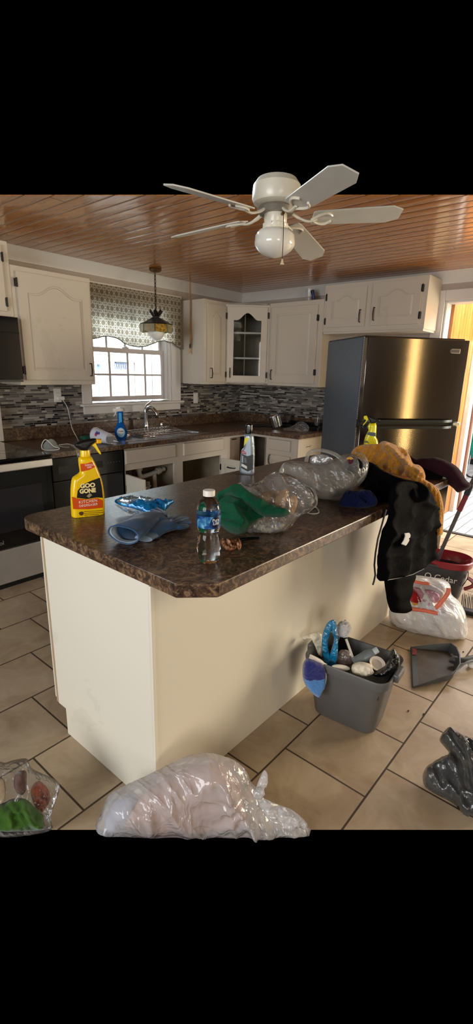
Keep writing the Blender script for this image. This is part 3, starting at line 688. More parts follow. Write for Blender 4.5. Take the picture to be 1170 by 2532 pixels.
# -------- base run (counter height .90 at the walls)
T = .90; CT = .038; yf, xf = 3.325, 4.13
cnt = thing('kitchen_countertop', 'dark brown laminate worktop running under the window and round the corner', 'countertop', (3.2, 3.7, .862))
SX0, SX1, SY0, SY1 = 2.50, 3.52, 3.43, 3.93
g = G()
for bx in ((1.725, 3.29, SX0, YW-.001), (SX0, 3.29, SX1, SY0), (SX0, SY1, SX1, YW-.001), (SX1, 3.29, XF-.001, YW-.001), (4.095, 2.66, XF-.001, 3.29)):
    g.box(bx[0], bx[1], T-CT, bx[2], bx[3], T)
ob('worktop', g, COUNTER, cnt, bevel=.0)
g = G(); g.box(1.725, YW-.022, T, XF-.022, YW-.001, 1.006); g.box(XF-.022, 2.66, T, XF-.001, YW-.001, 1.006); ob('backsplash_ledge', g, COUNTER, cnt, bevel=.004)
def cabframe(g, spans, z0, z1, y):
    for a, b in spans: g.box(a, y, z0, b, y+.02, z1)
sk = thing('sink_base_cabinet', 'cream sink cabinet with open doors showing white drain pipes', 'cabinet', (3.05, 3.6, 0))
X = lambda v: v*.9794
g = G(); a0, a1 = 2.425, 3.72
g.box(a0, yf, .1, 2.447, YW-.03, .86); g.box(a1, yf+.02, .1, a1+.018, YW-.03, .86); g.box(a0, yf, .1, a1, YW-.03, .118); g.box(3.06, yf+.02, .118, 3.075, YW-.03, .7)
g.box(a0, yf+.05, 0, a1, yf+.07, .1)
ob('carcass', g, CABIN, sk)
ob('cabinet_back', G().box(a0, YW-.03, .1, a1, YW-.025, .86), CABIN, sk)
g = G(); g.box(a0, yf, .1, 2.455, yf+.02, .861); g.box(3.01, yf, .1, 3.12, yf+.02, .861); g.box(3.66, yf, .1, 3.765, yf+.02, .861)
g.box(2.455, yf, .67, 3.01, yf+.02, .861); g.box(3.12, yf, .67, 3.66, yf+.02, .861); g.box(2.455, yf, .1, 3.01, yf+.02, .13); g.box(3.12, yf, .1, 3.66, yf+.02, .13)
ob('face_frame', g, CAB, sk)
drawer_front(sk, (2.447, yf-.001, .725), SX, SN, .573, .122); drawer_front(sk, (3.12, yf-.001, .722), SX, SN, .56, .122)
# open doors: left one swung out, right one swung out
O_ = Vector((2.452, yf-.004, .14)); Ud = Vector((-.12, -.99, 0)).normalized(); Nd = Vector((-Ud.y, Ud.x, 0))
d1 = door(sk, O_, Ud, Nd, .28, .5, .04, None, (.0, (.35,)), mx=.05, m=ISL)
O_ = Vector((3.675, yf-.004, .14)); Ud = Vector((math.cos(-.75), math.sin(-.75), 0)); Nd = Vector((-Ud.y, Ud.x, 0)).normalized()
O2 = Vector((3.675, yf-.004, .14))
Ur = Vector((.05, -.998, 0)); Nr = Vector((Ur.y, -Ur.x, 0)); Nr = Nr if Nr.dot(Vector((-1, -1, 0))) > 0 else -Nr
d2 = door(sk, O2, Ur, Nr, .27, .5, .0, (.1, .42, .09, True), (.0, (.38,)), mx=.05, m=ISL)
# drain pipes
PIP = mat('pvc_pipe', c(206, 200, 184), .4)
pp = thing('drain_pipes', 'white plastic drain pipes inside the open sink cabinet', 'pipe', (2.72, 3.48, .118))
g = G(); yy = 3.48
g.tube(smooth_path([(2.72, yy, .84), (2.72, yy, .62), (2.735, yy, .565), (2.79, yy, .555), (3.02, yy, .59)], 5), .021, 12); ob('waste_pipe', g, PIP, pp, smooth=True)
g = G(); g.cyl((2.72, yy, .655), (2.72, yy, .615), .032); g.cyl((2.72, yy, .53), (2.72, yy, .505), .034); g.cyl((2.93, yy, .577), (2.965, yy, .582), .032); ob('slip_nut', g, PIP, pp, smooth=True)
g = G(); g.tube([(2.72, yy, .56), (2.72, yy, .45), (2.72, yy, .3), (2.72, yy+.1, .13)], .02, 12); g.tube([(2.90, yy, .56), (2.90, yy, .42), (2.90, yy, .3)], .02, 12); g.cyl((2.8, yy-.02, .5), (2.8, yy-.02, .3), .018); ob('trap_pipe', g, PIP, pp, smooth=True)
g = G(); g.tube([(2.68, yy-.04, .45), (2.74, yy-.06, .455), (2.80, yy-.06, .47)], .008, 8); ob('shutoff_valve', g, CHROME, pp, smooth=True)
g = G(); g.tube(smooth_path([(2.60, yy+.1, .82), (2.59, yy+.1, .6), (2.55, yy+.05, .45), (2.56, yy, .3)], 5), .007, 6); ob('supply_hose', g, BLKP, pp, smooth=True)
# corner base cabinet (open front) and drawer cabinet
cc = thing('corner_base_cabinet', 'cream corner base cabinet standing open without its door', 'cabinet', (4.4, 3.7, 0))
g = G(); g.box(3.77, YW-.03, .1, XF-.03, YW-.02, .861); g.box(XF-.03, 3.12, .1, XF-.02, YW-.02, .861); g.box(3.77, yf+.02, .1, XF-.03, YW-.03, .118); g.box(xf+.02, 3.12, .1, XF-.03, yf+.02, .118)
g.box(xf+.02, 3.12, .118, XF-.03, 3.13, .861)
ob('carcass', g, CABIN, cc)
g = G(); g.box(3.767, yf, .1, 3.80, yf+.02, .861); g.box(3.8, yf, .835, 4.13, yf+.02, .861); g.box(xf, 3.10, .835, xf+.02, yf, .861); ob('face_frame', g, CAB, cc)
g = G(); g.box(3.805, yf+.012, .13, 3.975, yf+.03, .83); ob('inner_panel', g, mat('raw_wood_panel', c(150, 130, 108), .6), cc, bevel=.002)
g = G(); g.box(3.84, yf-.004, .812, 3.90, yf+.01, .822); g.box(4.02, yf+.01, .80, 4.1, yf+.03, .812); ob('hinge', g, BLACKM, cc)
dc = thing('drawer_base_cabinet', 'white drawer base cabinet at the end of the counter by the fridge', 'cabinet', (4.4, 2.9, 0))
ob('body', G().box(xf, 2.70, .1, XF-.02, 3.10, .861), CAB, dc, bevel=.002)
ob('toe_kick', G().box(xf+.07, 2.70, 0, XF-.02, 3.10, .1), BLKP, dc)
ob('side_panel', G().box(xf+.002, 2.692, .0, XF-.02, 2.70, .861), m_paint('worn_panel', c(196, 178, 154), .5, .08), dc)
g = G(); g.tube([(4.28, 2.69, .76), (4.31, 2.689, .768), (4.34, 2.689, .762), (4.37, 2.69, .768)], .003, 5); ob('scratch_mark', g, mat('scratch_brown', c(120, 90, 60), .7), dc)
drawer_front(dc, (xf-.001, 3.06, .715), TX, TN, .285, .118)
door(dc, (xf-.001, 3.06, .14), TX, TN, .285, .525, .0, (.035, .43, .09), None, mx=.05)

# -------- dishwasher
dw = thing('dishwasher', 'black dishwasher between the stove and the sink cabinet', 'dishwasher', (2.1, 3.6, 0))
ob('case', G().box(1.78, yf+.02, .02, 2.42, YW-.05, .858), BLK, dw)
g = G(); g.box(1.783, yf-.015, .11, 2.417, yf+.02, .672); ob('door', g, BLK, dw, bevel=.004)
g = G(); g.box(1.783, yf-.02, .678, 2.417, yf+.02, .852); cp = ob('control_panel', g, BLK, dw, bevel=.004)
g = G(); g.box(1.83, yf-.0215, .735, 2.22, yf-.0195, .79); ob('handle_pocket', g, mat('pocket_black', c(6, 6, 8), .5), cp)
g = G()
for i in range(5): g.cyl((2.27+i*.028, yf-.0205, .765), (2.27+i*.028, yf-.0225, .765), .004, n=8)
ob('button_row', g, mat('button_grey', c(90, 94, 98), .5), cp)
ob('kick_plate', G().box(1.79, yf+.05, .0, 2.41, yf+.06, .11), BLKP, dw)
# -------- range
rg = thing('electric_range', 'stainless and black glass kitchen range at the far left', 'stove', (1.32, 3.6, 0))
ys = 3.18; rx0, rx1 = .96, 1.715
ob('case', G().box(rx0, ys+.04, .05, rx1, YW-.03, .9), BLK, rg, bevel=.004)
ob('cooktop', G().box(rx0-.003, ys-.01, .9, rx1+.003, YW-.06, .918), BGL, rg, bevel=.006)
g = G()
for (a, b, r) in ((1.15, 3.45, .09), (1.52, 3.45, .075), (1.15, 3.82, .075), (1.52, 3.82, .09)): g.lathe([(r, 0), (r-.003, .0006), (r-.006, 0)], (a, b, .918), 40, cap=False)
ob('burner_ring', g, mat('ring_grey', c(50, 52, 56), .4), rg)
g = G(); g.box(rx0, ys-.005, .86, rx1, ys+.04, .9); ob('front_lip', g, BGL, rg, bevel=.008)
od = ob('oven_door', G().box(rx0+.005, ys, .305, rx1-.005, ys+.04, .858), BGL, rg, bevel=.006)
g = G(); g.box(rx0+.03, ys-.055, .842, rx1-.02, ys-.035, .892); g.box(rx0+.05, ys-.036, .85, rx0+.09, ys, .88); g.box(rx1-.1, ys-.036, .85, rx1-.06, ys, .88); ob('oven_handle', g, RSS, od, bevel=.006)
g = G(); g.box(rx0+.07, ys-.0015, .42, rx1-.09, ys, .72); ob('oven_window', g, mat('oven_window_glass', c(30, 30, 34), .08, coat=.5, var=0), od)
text('Whirlpool', .042, mat('badge_silver', c(196, 196, 196), .3, .8), od, Matrix(((1,0,0,1.235),(0,0,-1,ys-.001),(0,1,0,.352),(0,0,0,1))), 'badge', .0008)
ob('storage_drawer', G().box(rx0+.005, ys-.002, .055, rx1-.005, ys+.04, .298), RSS, rg, bevel=.004)
ob('kick_base', G().box(rx0+.02, ys+.05, 0, rx1-.02, ys+.09, .055), BLKP, rg)
g = G(); g.box(rx0, YW-.1, .918, rx1+.035, YW-.03, 1.205); g.box(rx0+.03, YW-.105, 1.0, rx1-.1, YW-.1, 1.17); ob('backguard', g, mat('backguard_grey', c(176, 170, 166), .35, .3), rg, bevel=.016)

# -------- sink, taps, drying rack
si = thing('kitchen_sink', 'stainless double bowl sink under the window', 'sink', (3.0, 3.68, T))
SK = mat('sink_steel', c(196, 198, 200), .22, 1., var=.02)
g = G()
def bowl(g, x0, x1, y0, y1, dz):
    n = 4; seq = [(0, .0), (.012, -.012), (.02, -.05), (.03, -dz+.02), (.06, -dz)]
    def rr(i, z): return [(x0+i, y0+i, z), (x1-i, y0+i, z), (x1-i, y1-i, z), (x0+i, y1-i, z)]
    vs = []; [vs.extend(rr(i, T+.004+z)) for i, z in seq]
    fs = [(a*4+k, a*4+(k+1) % 4, a*4+4+(k+1) % 4, a*4+4+k) for a in range(len(seq)-1) for k in range(4)]+[(16, 17, 18, 19)]
    g.add(vs, fs)
bw = ((2.53, 2.98, 3.47, 3.88), (3.02, 3.49, 3.47, 3.88))
for b_ in bw: bowl(g, *b_, .17)
ob('bowls', g, SK, si, solid=.0015)
g = G()
x0, x1, y0, y1 = 2.475, 3.545, 3.405, 3.955
g.box(x0, y0, T, x1, 3.47, T+.004); g.box(x0, 3.88, T, x1, y1, T+.004); g.box(x0, 3.47, T, 2.53, 3.88, T+.004); g.box(2.98, 3.47, T, 3.02, 3.88, T+.004); g.box(3.49, 3.47, T, x1, 3.88, T+.004)
ob('rim', g, SK, si, bevel=.002)
fx, fy = 3.17, 3.915
fa = thing('kitchen_tap', 'tall chrome single lever tap behind the sink', 'tap', (fx, fy, T+.004))
g = G(); z = T+.004; g.lathe([(.032, 0), (.032, .01), (.024, .02), (.021, .06), (.021, .17), (.024, .2), (.02, .22)], (fx, fy, z), 24)
ob('body', g, CHROME, fa, smooth=True)
g = G(); g.tube(smooth_path([(fx, fy, z+.17), (fx+.0, fy-.03, z+.225), (fx+.01, fy-.09, z+.23), (fx+.015, fy-.14, z+.195), (fx+.018, fy-.155, z+.165)], 5), [.018]*6+[.019]*10+[.017]*5, 14); ob('spout', g, CHROME, fa, smooth=True)
g = G(); g.tube([(fx, fy, z+.22), (fx+.01, fy+.0, z+.25), (fx+.075, fy-.02, z+.30)], [.014, .012, .006], 10); ob('lever', g, CHROME, fa, smooth=True)
sx_ = 3.37; spz = thing('sink_sprayer', 'small chrome soap pump beside the tap', 'dispenser', (sx_, fy, T+.004))
g = G(); g.lathe([(.02, 0), (.018, .012), (.01, .02), (.009, .04), (.014, .045), (.013, .06), (.006, .065)], (sx_, fy, z), 18); ob('base', g, CHROME, spz, smooth=True)
g = G(); g.tube([(sx_, fy, z+.062), (sx_+.03, fy-.03, z+.07), (sx_+.06, fy-.05, z+.062)], .006, 8); ob('nozzle', g, CHROME, spz, smooth=True)
dr_ = thing('wire_drying_rack', 'chrome wire drying rack lying across the sink', 'rack', (3.15, 3.6, T+.01))
g = G(); zz = T+.022
fr_ = [(2.80, 3.80), (2.72, 3.40), (3.25, 3.38), (3.42, 3.84)]
g.tube([(p[0], p[1], zz+.015) for p in fr_], .005, 6, True); g.tube([(p[0], p[1], zz) for p in fr_], .004, 6, True); ob('frame', g, CHROME, dr_, smooth=True)
g = G()
for i in range(1, 15):
    t = i/15; a = np.array(fr_[0])*(1-t)+np.array(fr_[3])*t; b = np.array(fr_[1])*(1-t)+np.array(fr_[2])*t
    g.tube([(*a, zz+.015), (*(a*.97+b*.03), zz-.006), (*(a*.5+b*.5), zz-.008), (*(a*.03+b*.97), zz-.006), (*b, zz+.015)], .0025, 5)
for i in range(1, 4):
    t = i/4; a = np.array(fr_[0])*(1-t)+np.array(fr_[1])*t; b = np.array(fr_[3])*(1-t)+np.array(fr_[2])*t
    g.tube([(*a, zz-.004), (*b, zz-.004)], .003, 5)
ob('wires', g, CHROME, dr_, smooth=True)

# -------- fridge, pulled out and turned
fa_ = math.radians(50.5); FO = np.array([3.34, 1.645, 0]); 
fg = thing('refrigerator', 'stainless top freezer refrigerator pulled out and turned beside the island', 'refrigerator', FO, fa_-PI/2)
# local axes: +x = along the front to the right, +y = back
W_, D_, H_ = .80, .80, 1.773
FS = mat('fridge_side_grey', c(84, 92, 102), .42, .1, var=.05, vs=30, bump=.04, bs=260)
ob('cabinet', G().box(.0, .085, .03, W_, D_, H_-.006), FS, fg, local=True, bevel=.006)
ob('top_cap', G().box(.0, .06, H_-.012, W_, D_-.02, H_), BLKP, fg, local=True, bevel=.003)
gk = mat('gasket_light', c(206, 208, 210), .5, var=0)
g = G(); g.box(.006, .068, 1.165, W_-.006, .085, H_-.015); g.box(.006, .068, .06, W_-.006, .085, 1.145); ob('door_gasket', g, mat('gasket_dark', c(40, 42, 46), .6), fg, local=True)
g = G()
for i in range(46): z = 1.18+i*.0128; g.box(-.0012, .058, z, .002, .064, z+.008)
for i in range(82): z = .07+i*.0128; g.box(-.0012, .058, z, .002, .064, z+.008)
def fdoor(z0, z1):
    g = G(); n = 14
    prof = []
    for i in range(n+1):
        t = i/n; x = t*W_; yb = -.018*math.sin(PI*t)**.6
        prof.append((x, yb))
    poly = [(W_, .066), (0, .066)]+prof
    g.prism(poly, z0, z1); return g
fd = ob('freezer_door', fdoor(1.168, H_-.014), SSD, fg, local=True, smooth=.4, bevel=.004)
ld = ob('fridge_door', fdoor(.06, 1.142), SSD, fg, local=True, smooth=.4, bevel=.004)
ob('door_edge_strip', g, gk, fg, local=True)
DH = mat('handle_charcoal', c(34, 38, 42), .35, .3)
def fhandle(z, up):
    g = G(); s = 1 if up else -1
    pts = [(.02, -.012, z), (.06, -.05, z), (.2, -.062, z), (W_-.24, -.062, z), (W_-.14, -.05, z), (W_-.07, -.014, z)]
    P_ = smooth_path(pts, 5); n = len(P_)
    vs = []; 
    for p in P_: vs += [(p[0], p[1], p[2]-.011), (p[0], p[1]-.012, p[2]-.009), (p[0], p[1]-.012, p[2]+.009), (p[0], p[1], p[2]+.011), (p[0], p[1]+.016, p[2])]
    fs = [(i*5+k, i*5+(k+1) % 5, i*5+5+(k+1) % 5, i*5+5+k) for i in range(n-1) for k in range(5)]+[(0,1,2,3,4), tuple(range((n-1)*5, n*5))]
    return g.add(vs, fs)
ob('freezer_handle', fhandle(1.178, True), DH, fd, local=True, smooth=.6)
ob('fridge_handle', fhandle(1.132, False), DH, ld, local=True, smooth=.6)
ob('divider_strip', G().box(.0, -.004, 1.143, W_, .066, 1.167), DH, fg, local=True)
ob('hinge_cap', G().box(W_-.05, -.02, 1.144, W_+.006, .05, 1.166), mat('hinge_bright', c(220, 218, 200), .3, .6), fg, local=True, bevel=.004)
g = G(); bx = W_-.12; bz = H_-.092
bg = ob('badge', G().box(bx-.045, -.0125, bz-.017, bx+.045, -.0075, bz+.017), mat('badge_dull', c(150, 142, 142), .4, .6), fd, local=True, bevel=.002)
ob('badge_inset', G().box(bx-.038, -.0135, bz-.010, bx+.038, -.0124, bz+.010), mat('badge_dark', c(92, 84, 84), .5, .4), bg, local=True)
g = G()
for i in range(7): g.box(bx-.033+i*.0098, -.0142, bz-.005, bx-.027+i*.0098, -.0136, bz+.005)
g = G(); ob('toe_grille', G().box(.02, .03, .0, W_-.02, .08, .058), BLKP, fg, local=True)

# -------- island
TI = .918; ix0, ix1, iy0, iy1 = .846, 3.10, .85, 1.88
isl = thing('island_cabinet', 'long cream painted island base with worn flat panels', 'cabinet', (2.0, 1.4, 0))
bx0, bx1, by0, by1 = .85, 2.98, 1.057, 1.69
g = G(); g.prism([(by0+.004, 0), (1.635, 0), (1.635, .125), (by1, .125), (by1, TI-.0445), (by0+.004, TI-.0445)], bx0, bx0+.018, 'x'); ob('end_panel', g, ISL, isl, bevel=.002)
ob('front_panel', G().box(bx0, by0-.004, 0, bx1, by0+.004, TI-.0445), ISL, isl, bevel=.0015)
g = G(); g.prism([(by0+.004, 0), (1.635, 0), (1.635, .125), (by1, .125), (by1, TI-.0445), (by0+.004, TI-.0445)], bx1-.018, bx1, 'x'); ob('far_end_panel', g, ISL, isl)
ob('corner_bead', G().box(bx0-.004, by0-.008, 0, bx0+.008, by0+.002, TI-.0445), ISL, isl, bevel=.002)
g = G(); g.box(bx0+.018, by0+.01, .125, bx1-.018, by1-.02, .14); g.box(bx0+.018, 1.62, 0, bx1-.018, 1.635, .125); g.box(bx0+.018, by1-.02, .125, bx1-.018, by1, TI-.0445); ob('carcass', g, CABIN, isl)
dmat = m_paint('door_edge_brown', c(176, 150, 118), .5, .1)
for i in range(4):
    x0_ = bx0+.004+i*.53; d_ = ob('door', G().box(x0_, by1+.012, .14, x0_+.515, by1+.032, TI-.05), ISL, isl, bevel=.003)
ob('door_edge_gap', G().box(bx0-.001, by1, .13, bx0+.03, by1+.011, TI-.045), dmat, isl)
cti = thing('island_countertop', 'brown speckled laminate island worktop with clipped front corner', 'countertop', (2.0, 1.4, TI-CT))
poly = [(ix0+.085, iy0), (ix1, iy0), (ix1, iy1)]
poly += [(ix0+.075-.075*math.sin(a), iy1-.075+.075*math.cos(a)) for a in np.linspace(0, PI/2, 7)]+[(ix0, iy0+.085)]
ob('worktop', G().prism(poly, TI-CT-.006, TI), COUNTER, cti, bevel=.004)
# outlets
def wall_plate(name, label, x, z, kind):
    t = thing(name, label, 'outlet' if kind == 'outlet' else 'switch', (x, YW-.012, z))
    pl = ob('cover_plate', G().box(x-.036, YW-.016, z-.058, x+.036, YW-.0101, z+.058), WHITE, t, bevel=.003)
    g = G()
    if kind == 'outlet':
        for dz in (-.02, .02): g.prism([(x-.017+.0*i, 0) for i in ()] or [(x+.017*math.cos(a), z+dz+.014*math.sin(a)) for a in np.linspace(0, 2*PI, 16, endpoint=False)], YW-.018, YW-.0158, 'y')
        ob('socket', g, WHITE, t)
        g = G(); 
        for dz in (-.02, .02): g.box(x-.008, YW-.0186, z+dz-.004, x-.006, YW-.0179, z+dz+.006); g.box(x+.006, YW-.0186, z+dz-.004, x+.008, YW-.0179, z+dz+.006)
        ob('slots', g, BLKP, t)
    else: ob('toggle', G().box(x-.004, YW-.026, z-.004, x+.004, YW-.016, z+.012), WHITE, t, bevel=.001)
    return t
wall_plate('wall_outlet', 'white double outlet on the mosaic left of the window', 2.30, 1.265, 'outlet')
wall_plate('light_switch', 'white switch plate on the mosaic right of the window', 4.02, 1.20, 'switch')
pc = thing('phone_charger', 'white charger plug with long cord hanging from the wall outlet', 'charger', (2.30, YW-.03, 1.235))
ob('plug', G().box(2.275, YW-.055, 1.225, 2.345, YW-.0188, 1.258), WHITE, pc, bevel=.006)
cp_ = [ony(153, 986, YW-.05), ony(166, 1006, YW-.06), ony(172, 1030, YW-.1), ony(178, 1058, YW-.2), onz(193, 1088, .905), onz(196, 1104, .905), onz(170, 1098, .904), onz(146, 1100, .904)]
ob('cord', G().tube(smooth_path(cp_), .0028, 6), WHITE, pc, smooth=True)
# ================================================================ hung things
def pln(fr, pts, n=0): 
    O = fr.O+fr.N*n; out = []
    for (u, v) in pts: q = onp(u, v, O, fr.N)-O; out.append((q.dot(fr.U), q.dot(fr.V)))
    return out
class HFr:
    def __init__(s, z): s.O = np.array([0, 0, z]); s.U = np.array([1., 0, 0]); s.V = np.array([0, 1., 0]); s.N = np.array([0, 0, 1.])
    M = Fr.M; ab = Fr.ab; pl = Fr.pl
def pm(fr, px, tf, tb, R, step, fold=None, smooth=3, n=0, g=None):
    """pillow body from an outline read off the frame plane"""
    g = g or G(); g.M = fr.M(n); pillow(g, pln(fr, px, n), tf, tb, R, step, fold, smooth); return g
def wr(amp, s, seed=0, pw=2, dirn=None, ds=1., s2=None):
    """crumple relief: sharp ridges"""
    def f(a, b):
        if dirn is not None:
            ca, sa = math.cos(dirn), math.sin(dirn); p, q = a*ca+b*sa, (-a*sa+b*ca)*ds
        else: p, q = a, b
        r = rid((p, q), s, seed); r2 = rid((p, q), (s2 or s*2.3), seed+5)
        r3 = rid((p, q), s*4.7, seed+9)
        return amp*(max(r, 0)**(pw+1)-.3)+amp*.5*(max(r2, 0)**(pw+1)-.3)+amp*.09*(max(r3, 0)**pw-.35)
    return f
def soft(amp, s, seed=0, dirn=0, ds=.35):
    def f(a, b):
        ca, sa = math.cos(dirn), math.sin(dirn); p, q = a*ca+b*sa, (-a*sa+b*ca)*ds
        return amp*noise.noise(Vector((p*s, q*s, seed)))*1.6+amp*.5*noise.noise(Vector((p*s*2.2, q*s*2.2, seed+3)))
    return f
def cloth(name, col, rough=.9, bs=220, bump=.35, sheen=.3, knit=False, var=.05):
    if name in MATS: return MATS[name]
    m = mat(name, col, rough, var=var, vs=14, bump=bump, bs=bs, sheen=sheen, spec=.15)
    if knit:
        nt = m.node_tree; L = nt.links; b = nt.nodes['Principled BSDF']; p = coord(nt)
        vo = nd(nt, 'ShaderNodeTexVoronoi'); vo.inputs['Scale'].default_value = 120; L.new(p, vo.inputs[0])
        wv = nd(nt, 'ShaderNodeTexWave'); wv.inputs['Scale'].default_value = 26; wv.inputs['Distortion'].default_value = 3; L.new(p, wv.inputs[0])
        h = mth(nt, 'ADD', mth(nt, 'MULTIPLY', vo.outputs['Distance'], -1.2), mth(nt, 'MULTIPLY', wv.outputs[1], .5))
        L.new(bumpn(nt, h, .9, .004), b.inputs['Normal'])
    return m
# ---- ceiling fan
FC = np.array([1.943, 1.455]); zb = 2.165
fan = thing('ceiling_fan', 'white five blade ceiling fan with frosted bowl light and pull chain', 'fan', (FC[0], FC[1], zb))
FW = mat('fan_cream', c(226, 218, 200), .3, var=.03, coat=.2); BL = mat('fan_blade', c(206, 202, 192), .45, var=.03)
g = G(); g.lathe([(.03, .15), (.085, .145), (.104, .12), (.108, .07), (.1, .052), (.078, .044), (.06, .042)], (FC[0], FC[1], zb), 40); ob('motor_housing', g, FW, fan, smooth=.5)
g = G(); g.lathe([(.07, .043), (.085, .03), (.075, .012), (.03, .008), (.03, .0)], (FC[0], FC[1], zb), 32)
for i in range(10): a = i*PI/5; g.box(FC[0]+.066*math.cos(a)-.006, FC[1]+.066*math.sin(a)-.006, zb+.01, FC[0]+.066*math.cos(a)+.006, FC[1]+.066*math.sin(a)+.006, zb+.03)
ob('flywheel', g, mat('fan_grey', c(150, 142, 130), .4, .4, var=.1), fan, smooth=.5)
zs0 = zat(FC[0], FC[1], 513)-zb; zs1 = zat(FC[0], FC[1], 556)-zb; zg = zat(FC[0], FC[1], 639)-zb
g = G(); g.lathe([(.03, zs0+.012), (.048, zs0), (.051, zs0-.01), (.051, zs1+.012), (.046, zs1)], (FC[0], FC[1], zb), 32); sh = ob('switch_housing', g, FW, fan, smooth=.5)
g = G(); g.lathe([(.046, zs1+.006), (.056, zs1+.002), (.056, zs1-.012), (.046, zs1-.02)], (FC[0], FC[1], zb), 40, fn=lambda a, z: 1+.03*math.sin(a*26+z*300)); ob('rope_collar', g, FW, sh, smooth=.8)
hg = zs1-.015-zg
prof = [(.046, zs1-.012), (.052, zs1-.02), (.075, zs1-.026), (.089, zs1-.045), (.091, zs1-.07)]
for i in range(1, 13): t = math.sin(i/12*PI/2); prof.append((.091*max(0, 1-t**2.2)**.75+.001, zs1-.07-(hg-.055)*t))
g = G(); g.lathe(prof, (FC[0], FC[1], zb), 40); ob('light_bowl', g, mat('frosted_bowl', c(236, 230, 218), .12, var=0, sss=.3, coat=.6), fan, smooth=True)
ca = math.atan2(-FC[1], -FC[0]); 
cx, cy = FC[0]+.053*math.cos(ca+.55), FC[1]+.053*math.sin(ca+.55)
zk = zat(cx, cy, 529)
g = G(); g.cyl((cx, cy, zk), (cx+.016*math.cos(ca+.3), cy+.016*math.sin(ca+.3), zk), .007, n=10); cx2, cy2 = cx+.016*math.cos(ca+.3), cy+.016*math.sin(ca+.3)
ob('chain_outlet', g, BRASS, sh, smooth=True)
qx, qy = FC[0]+.105*math.cos(ca+.35), FC[1]+.105*math.sin(ca+.35); zz = zat(qx, qy, 575); ze = zat(qx, qy, 640)
g = G(); g.tube(smooth_path([(cx2, cy2, zk), (cx2+(qx-cx2)*.4, cy2+(qy-cy2)*.4, zk-.03), (qx, qy, zz), (qx, qy, ze)], 4), .0016, 6); ch = ob('pull_chain', g, mat('chain_dark', c(70, 52, 36), .4, .7), fan)
g = G(); g.lathe([(.002, .0), (.004, -.004), (.005, -.014), (.009, -.02), (.009, -.023), (.003, -.024)], (qx, qy, ze), 14); ob('chain_pull', g, mat('pull_cream', c(214, 196, 160), .5), ch, smooth=True)
kx, ky = FC[0]+.052*math.cos(ca-.3), FC[1]+.052*math.sin(ca-.3)
g = G(); g.ell((kx, ky, zat(kx, ky, 549)), .004, .004, .004); ob('set_screw', g, DARKBR, sh, smooth=True)
tips = [(-47.3, 2.195), (12.3, 2.104), (99.5, 2.142), (171, 2.16), (243, 2.17)]
for az, zt_ in tips:
    a = math.radians(az); e = Vector((math.cos(a), math.sin(a), 0)); t = Vector((-math.sin(a), math.cos(a), 0))
    dz = (zt_-zb-.0)/.40; u = Vector((e.x, e.y, dz)).normalized(); pitch = math.radians(-14)
    wv_ = (t*math.cos(pitch)+Vector((0, 0, 1))*math.sin(pitch)); w2 = wv_-u*wv_.dot(u); w2.normalize(); nn = u.cross(w2)
    o = Vector((FC[0], FC[1], zb+.0))+e*.165
    Mx = Matrix(((u.x, w2.x, nn.x, o.x), (u.y, w2.y, nn.y, o.y), (u.z, w2.z, nn.z, o.z), (0, 0, 0, 1)))
    g = G(); g.M = Mx; Lb = .398
    g.prism([(0, -.045), (.02, -.052), (Lb-.05, -.063), (Lb, -.035), (Lb+.002, .035), (Lb-.05, .063), (.02, .052), (0, .045)], 0, .006)
    bl = ob('blade', g, BL, fan, bevel=.0015)
    g = G(); hub = Vector((FC[0], FC[1], zb+.02))+e*.07
    pth = [hub, hub+e*.03+Vector((0, 0, -.018)), o+u*-.02+nn*-.012, o+u*.02+nn*-.006]
    g.tube(smooth_path([tuple(p) for p in pth], 4), [.011]*5+[.009]*4+[.008]*4, 8, flat=.6)
    for s in (-1, 1):
        p2 = [o+u*-.005+nn*-.006, o+u*.025+w2*s*.03+nn*-.005, o+u*.06+w2*s*.042+nn*-.004, o+u*.085+w2*s*.02+nn*-.004]
        g.tube(smooth_path([tuple(p) for p in p2], 3), .0055, 6)
    ob('blade_iron', g, FW, bl, smooth=True)

# ---- pendant over the sink
pxy = (3.205, 3.766)
pe = thing('pendant_lamp', 'leaded glass pendant lamp with dark crown hanging over the sink', 'lamp', (pxy[0], pxy[1], 1.8))
g = G(); g.lathe([(.055, ZC-.001), (.06, ZC-.012), (.045, ZC-.028), (.012, ZC-.034)], (pxy[0]+.005, pxy[1], 0), 28); ob('ceiling_canopy', g, BRASS, pe, smooth=.5)
g = G(); z = ZC-.03; i = 0
while z > 2.05:
    a = (i % 2)*PI/2; ctr = Vector((pxy[0], pxy[1], z-.017))
    pts = [ctr+Vector((math.cos(a)*math.cos(t)*.009, math.sin(a)*math.cos(t)*.009, math.sin(t)*.019)) for t in np.linspace(0, 2*PI, 12, endpoint=False)]
    g.tube(pts, .0026, 5, True); z -= .031; i += 1
ob('chain', g, DARKBR, pe, smooth=True)
g = G(); g.cyl((pxy[0], pxy[1], ZC-.03), (pxy[0]+.004, pxy[1]+.004, 2.0), .002, n=6); ob('lamp_cord', g, BRASS, pe)
g = G(); n = 8; o = (pxy[0], pxy[1], 0)
for i in range(8):
    a = i*PI/4; a2 = a+.30; a0 = a-.30
    def P3(r, an, z): return (pxy[0]+r*math.cos(an), pxy[1]+r*math.sin(an), z)
    g.add([P3(.030, a0, 1.985), P3(.030, a2, 1.985), P3(.062, a2, 2.025), P3(.072, a, 2.05), P3(.062, a0, 2.025)], [(0, 1, 2, 3, 4)])
ob('crown', g, DARKBR, pe, solid=.003)
g = G(); g.lathe([(.03, 1.99), (.034, 1.975), (.045, 1.97)], o, 8, cap=False); g.lathe([(.042, 1.972), (.09, 1.948), (.152, 1.915)], o, 8, cap=False); rf = ob('shade_roof', g, mat('shade_dark_glass', c(56, 58, 62), .25, var=.1), pe, solid=.003)
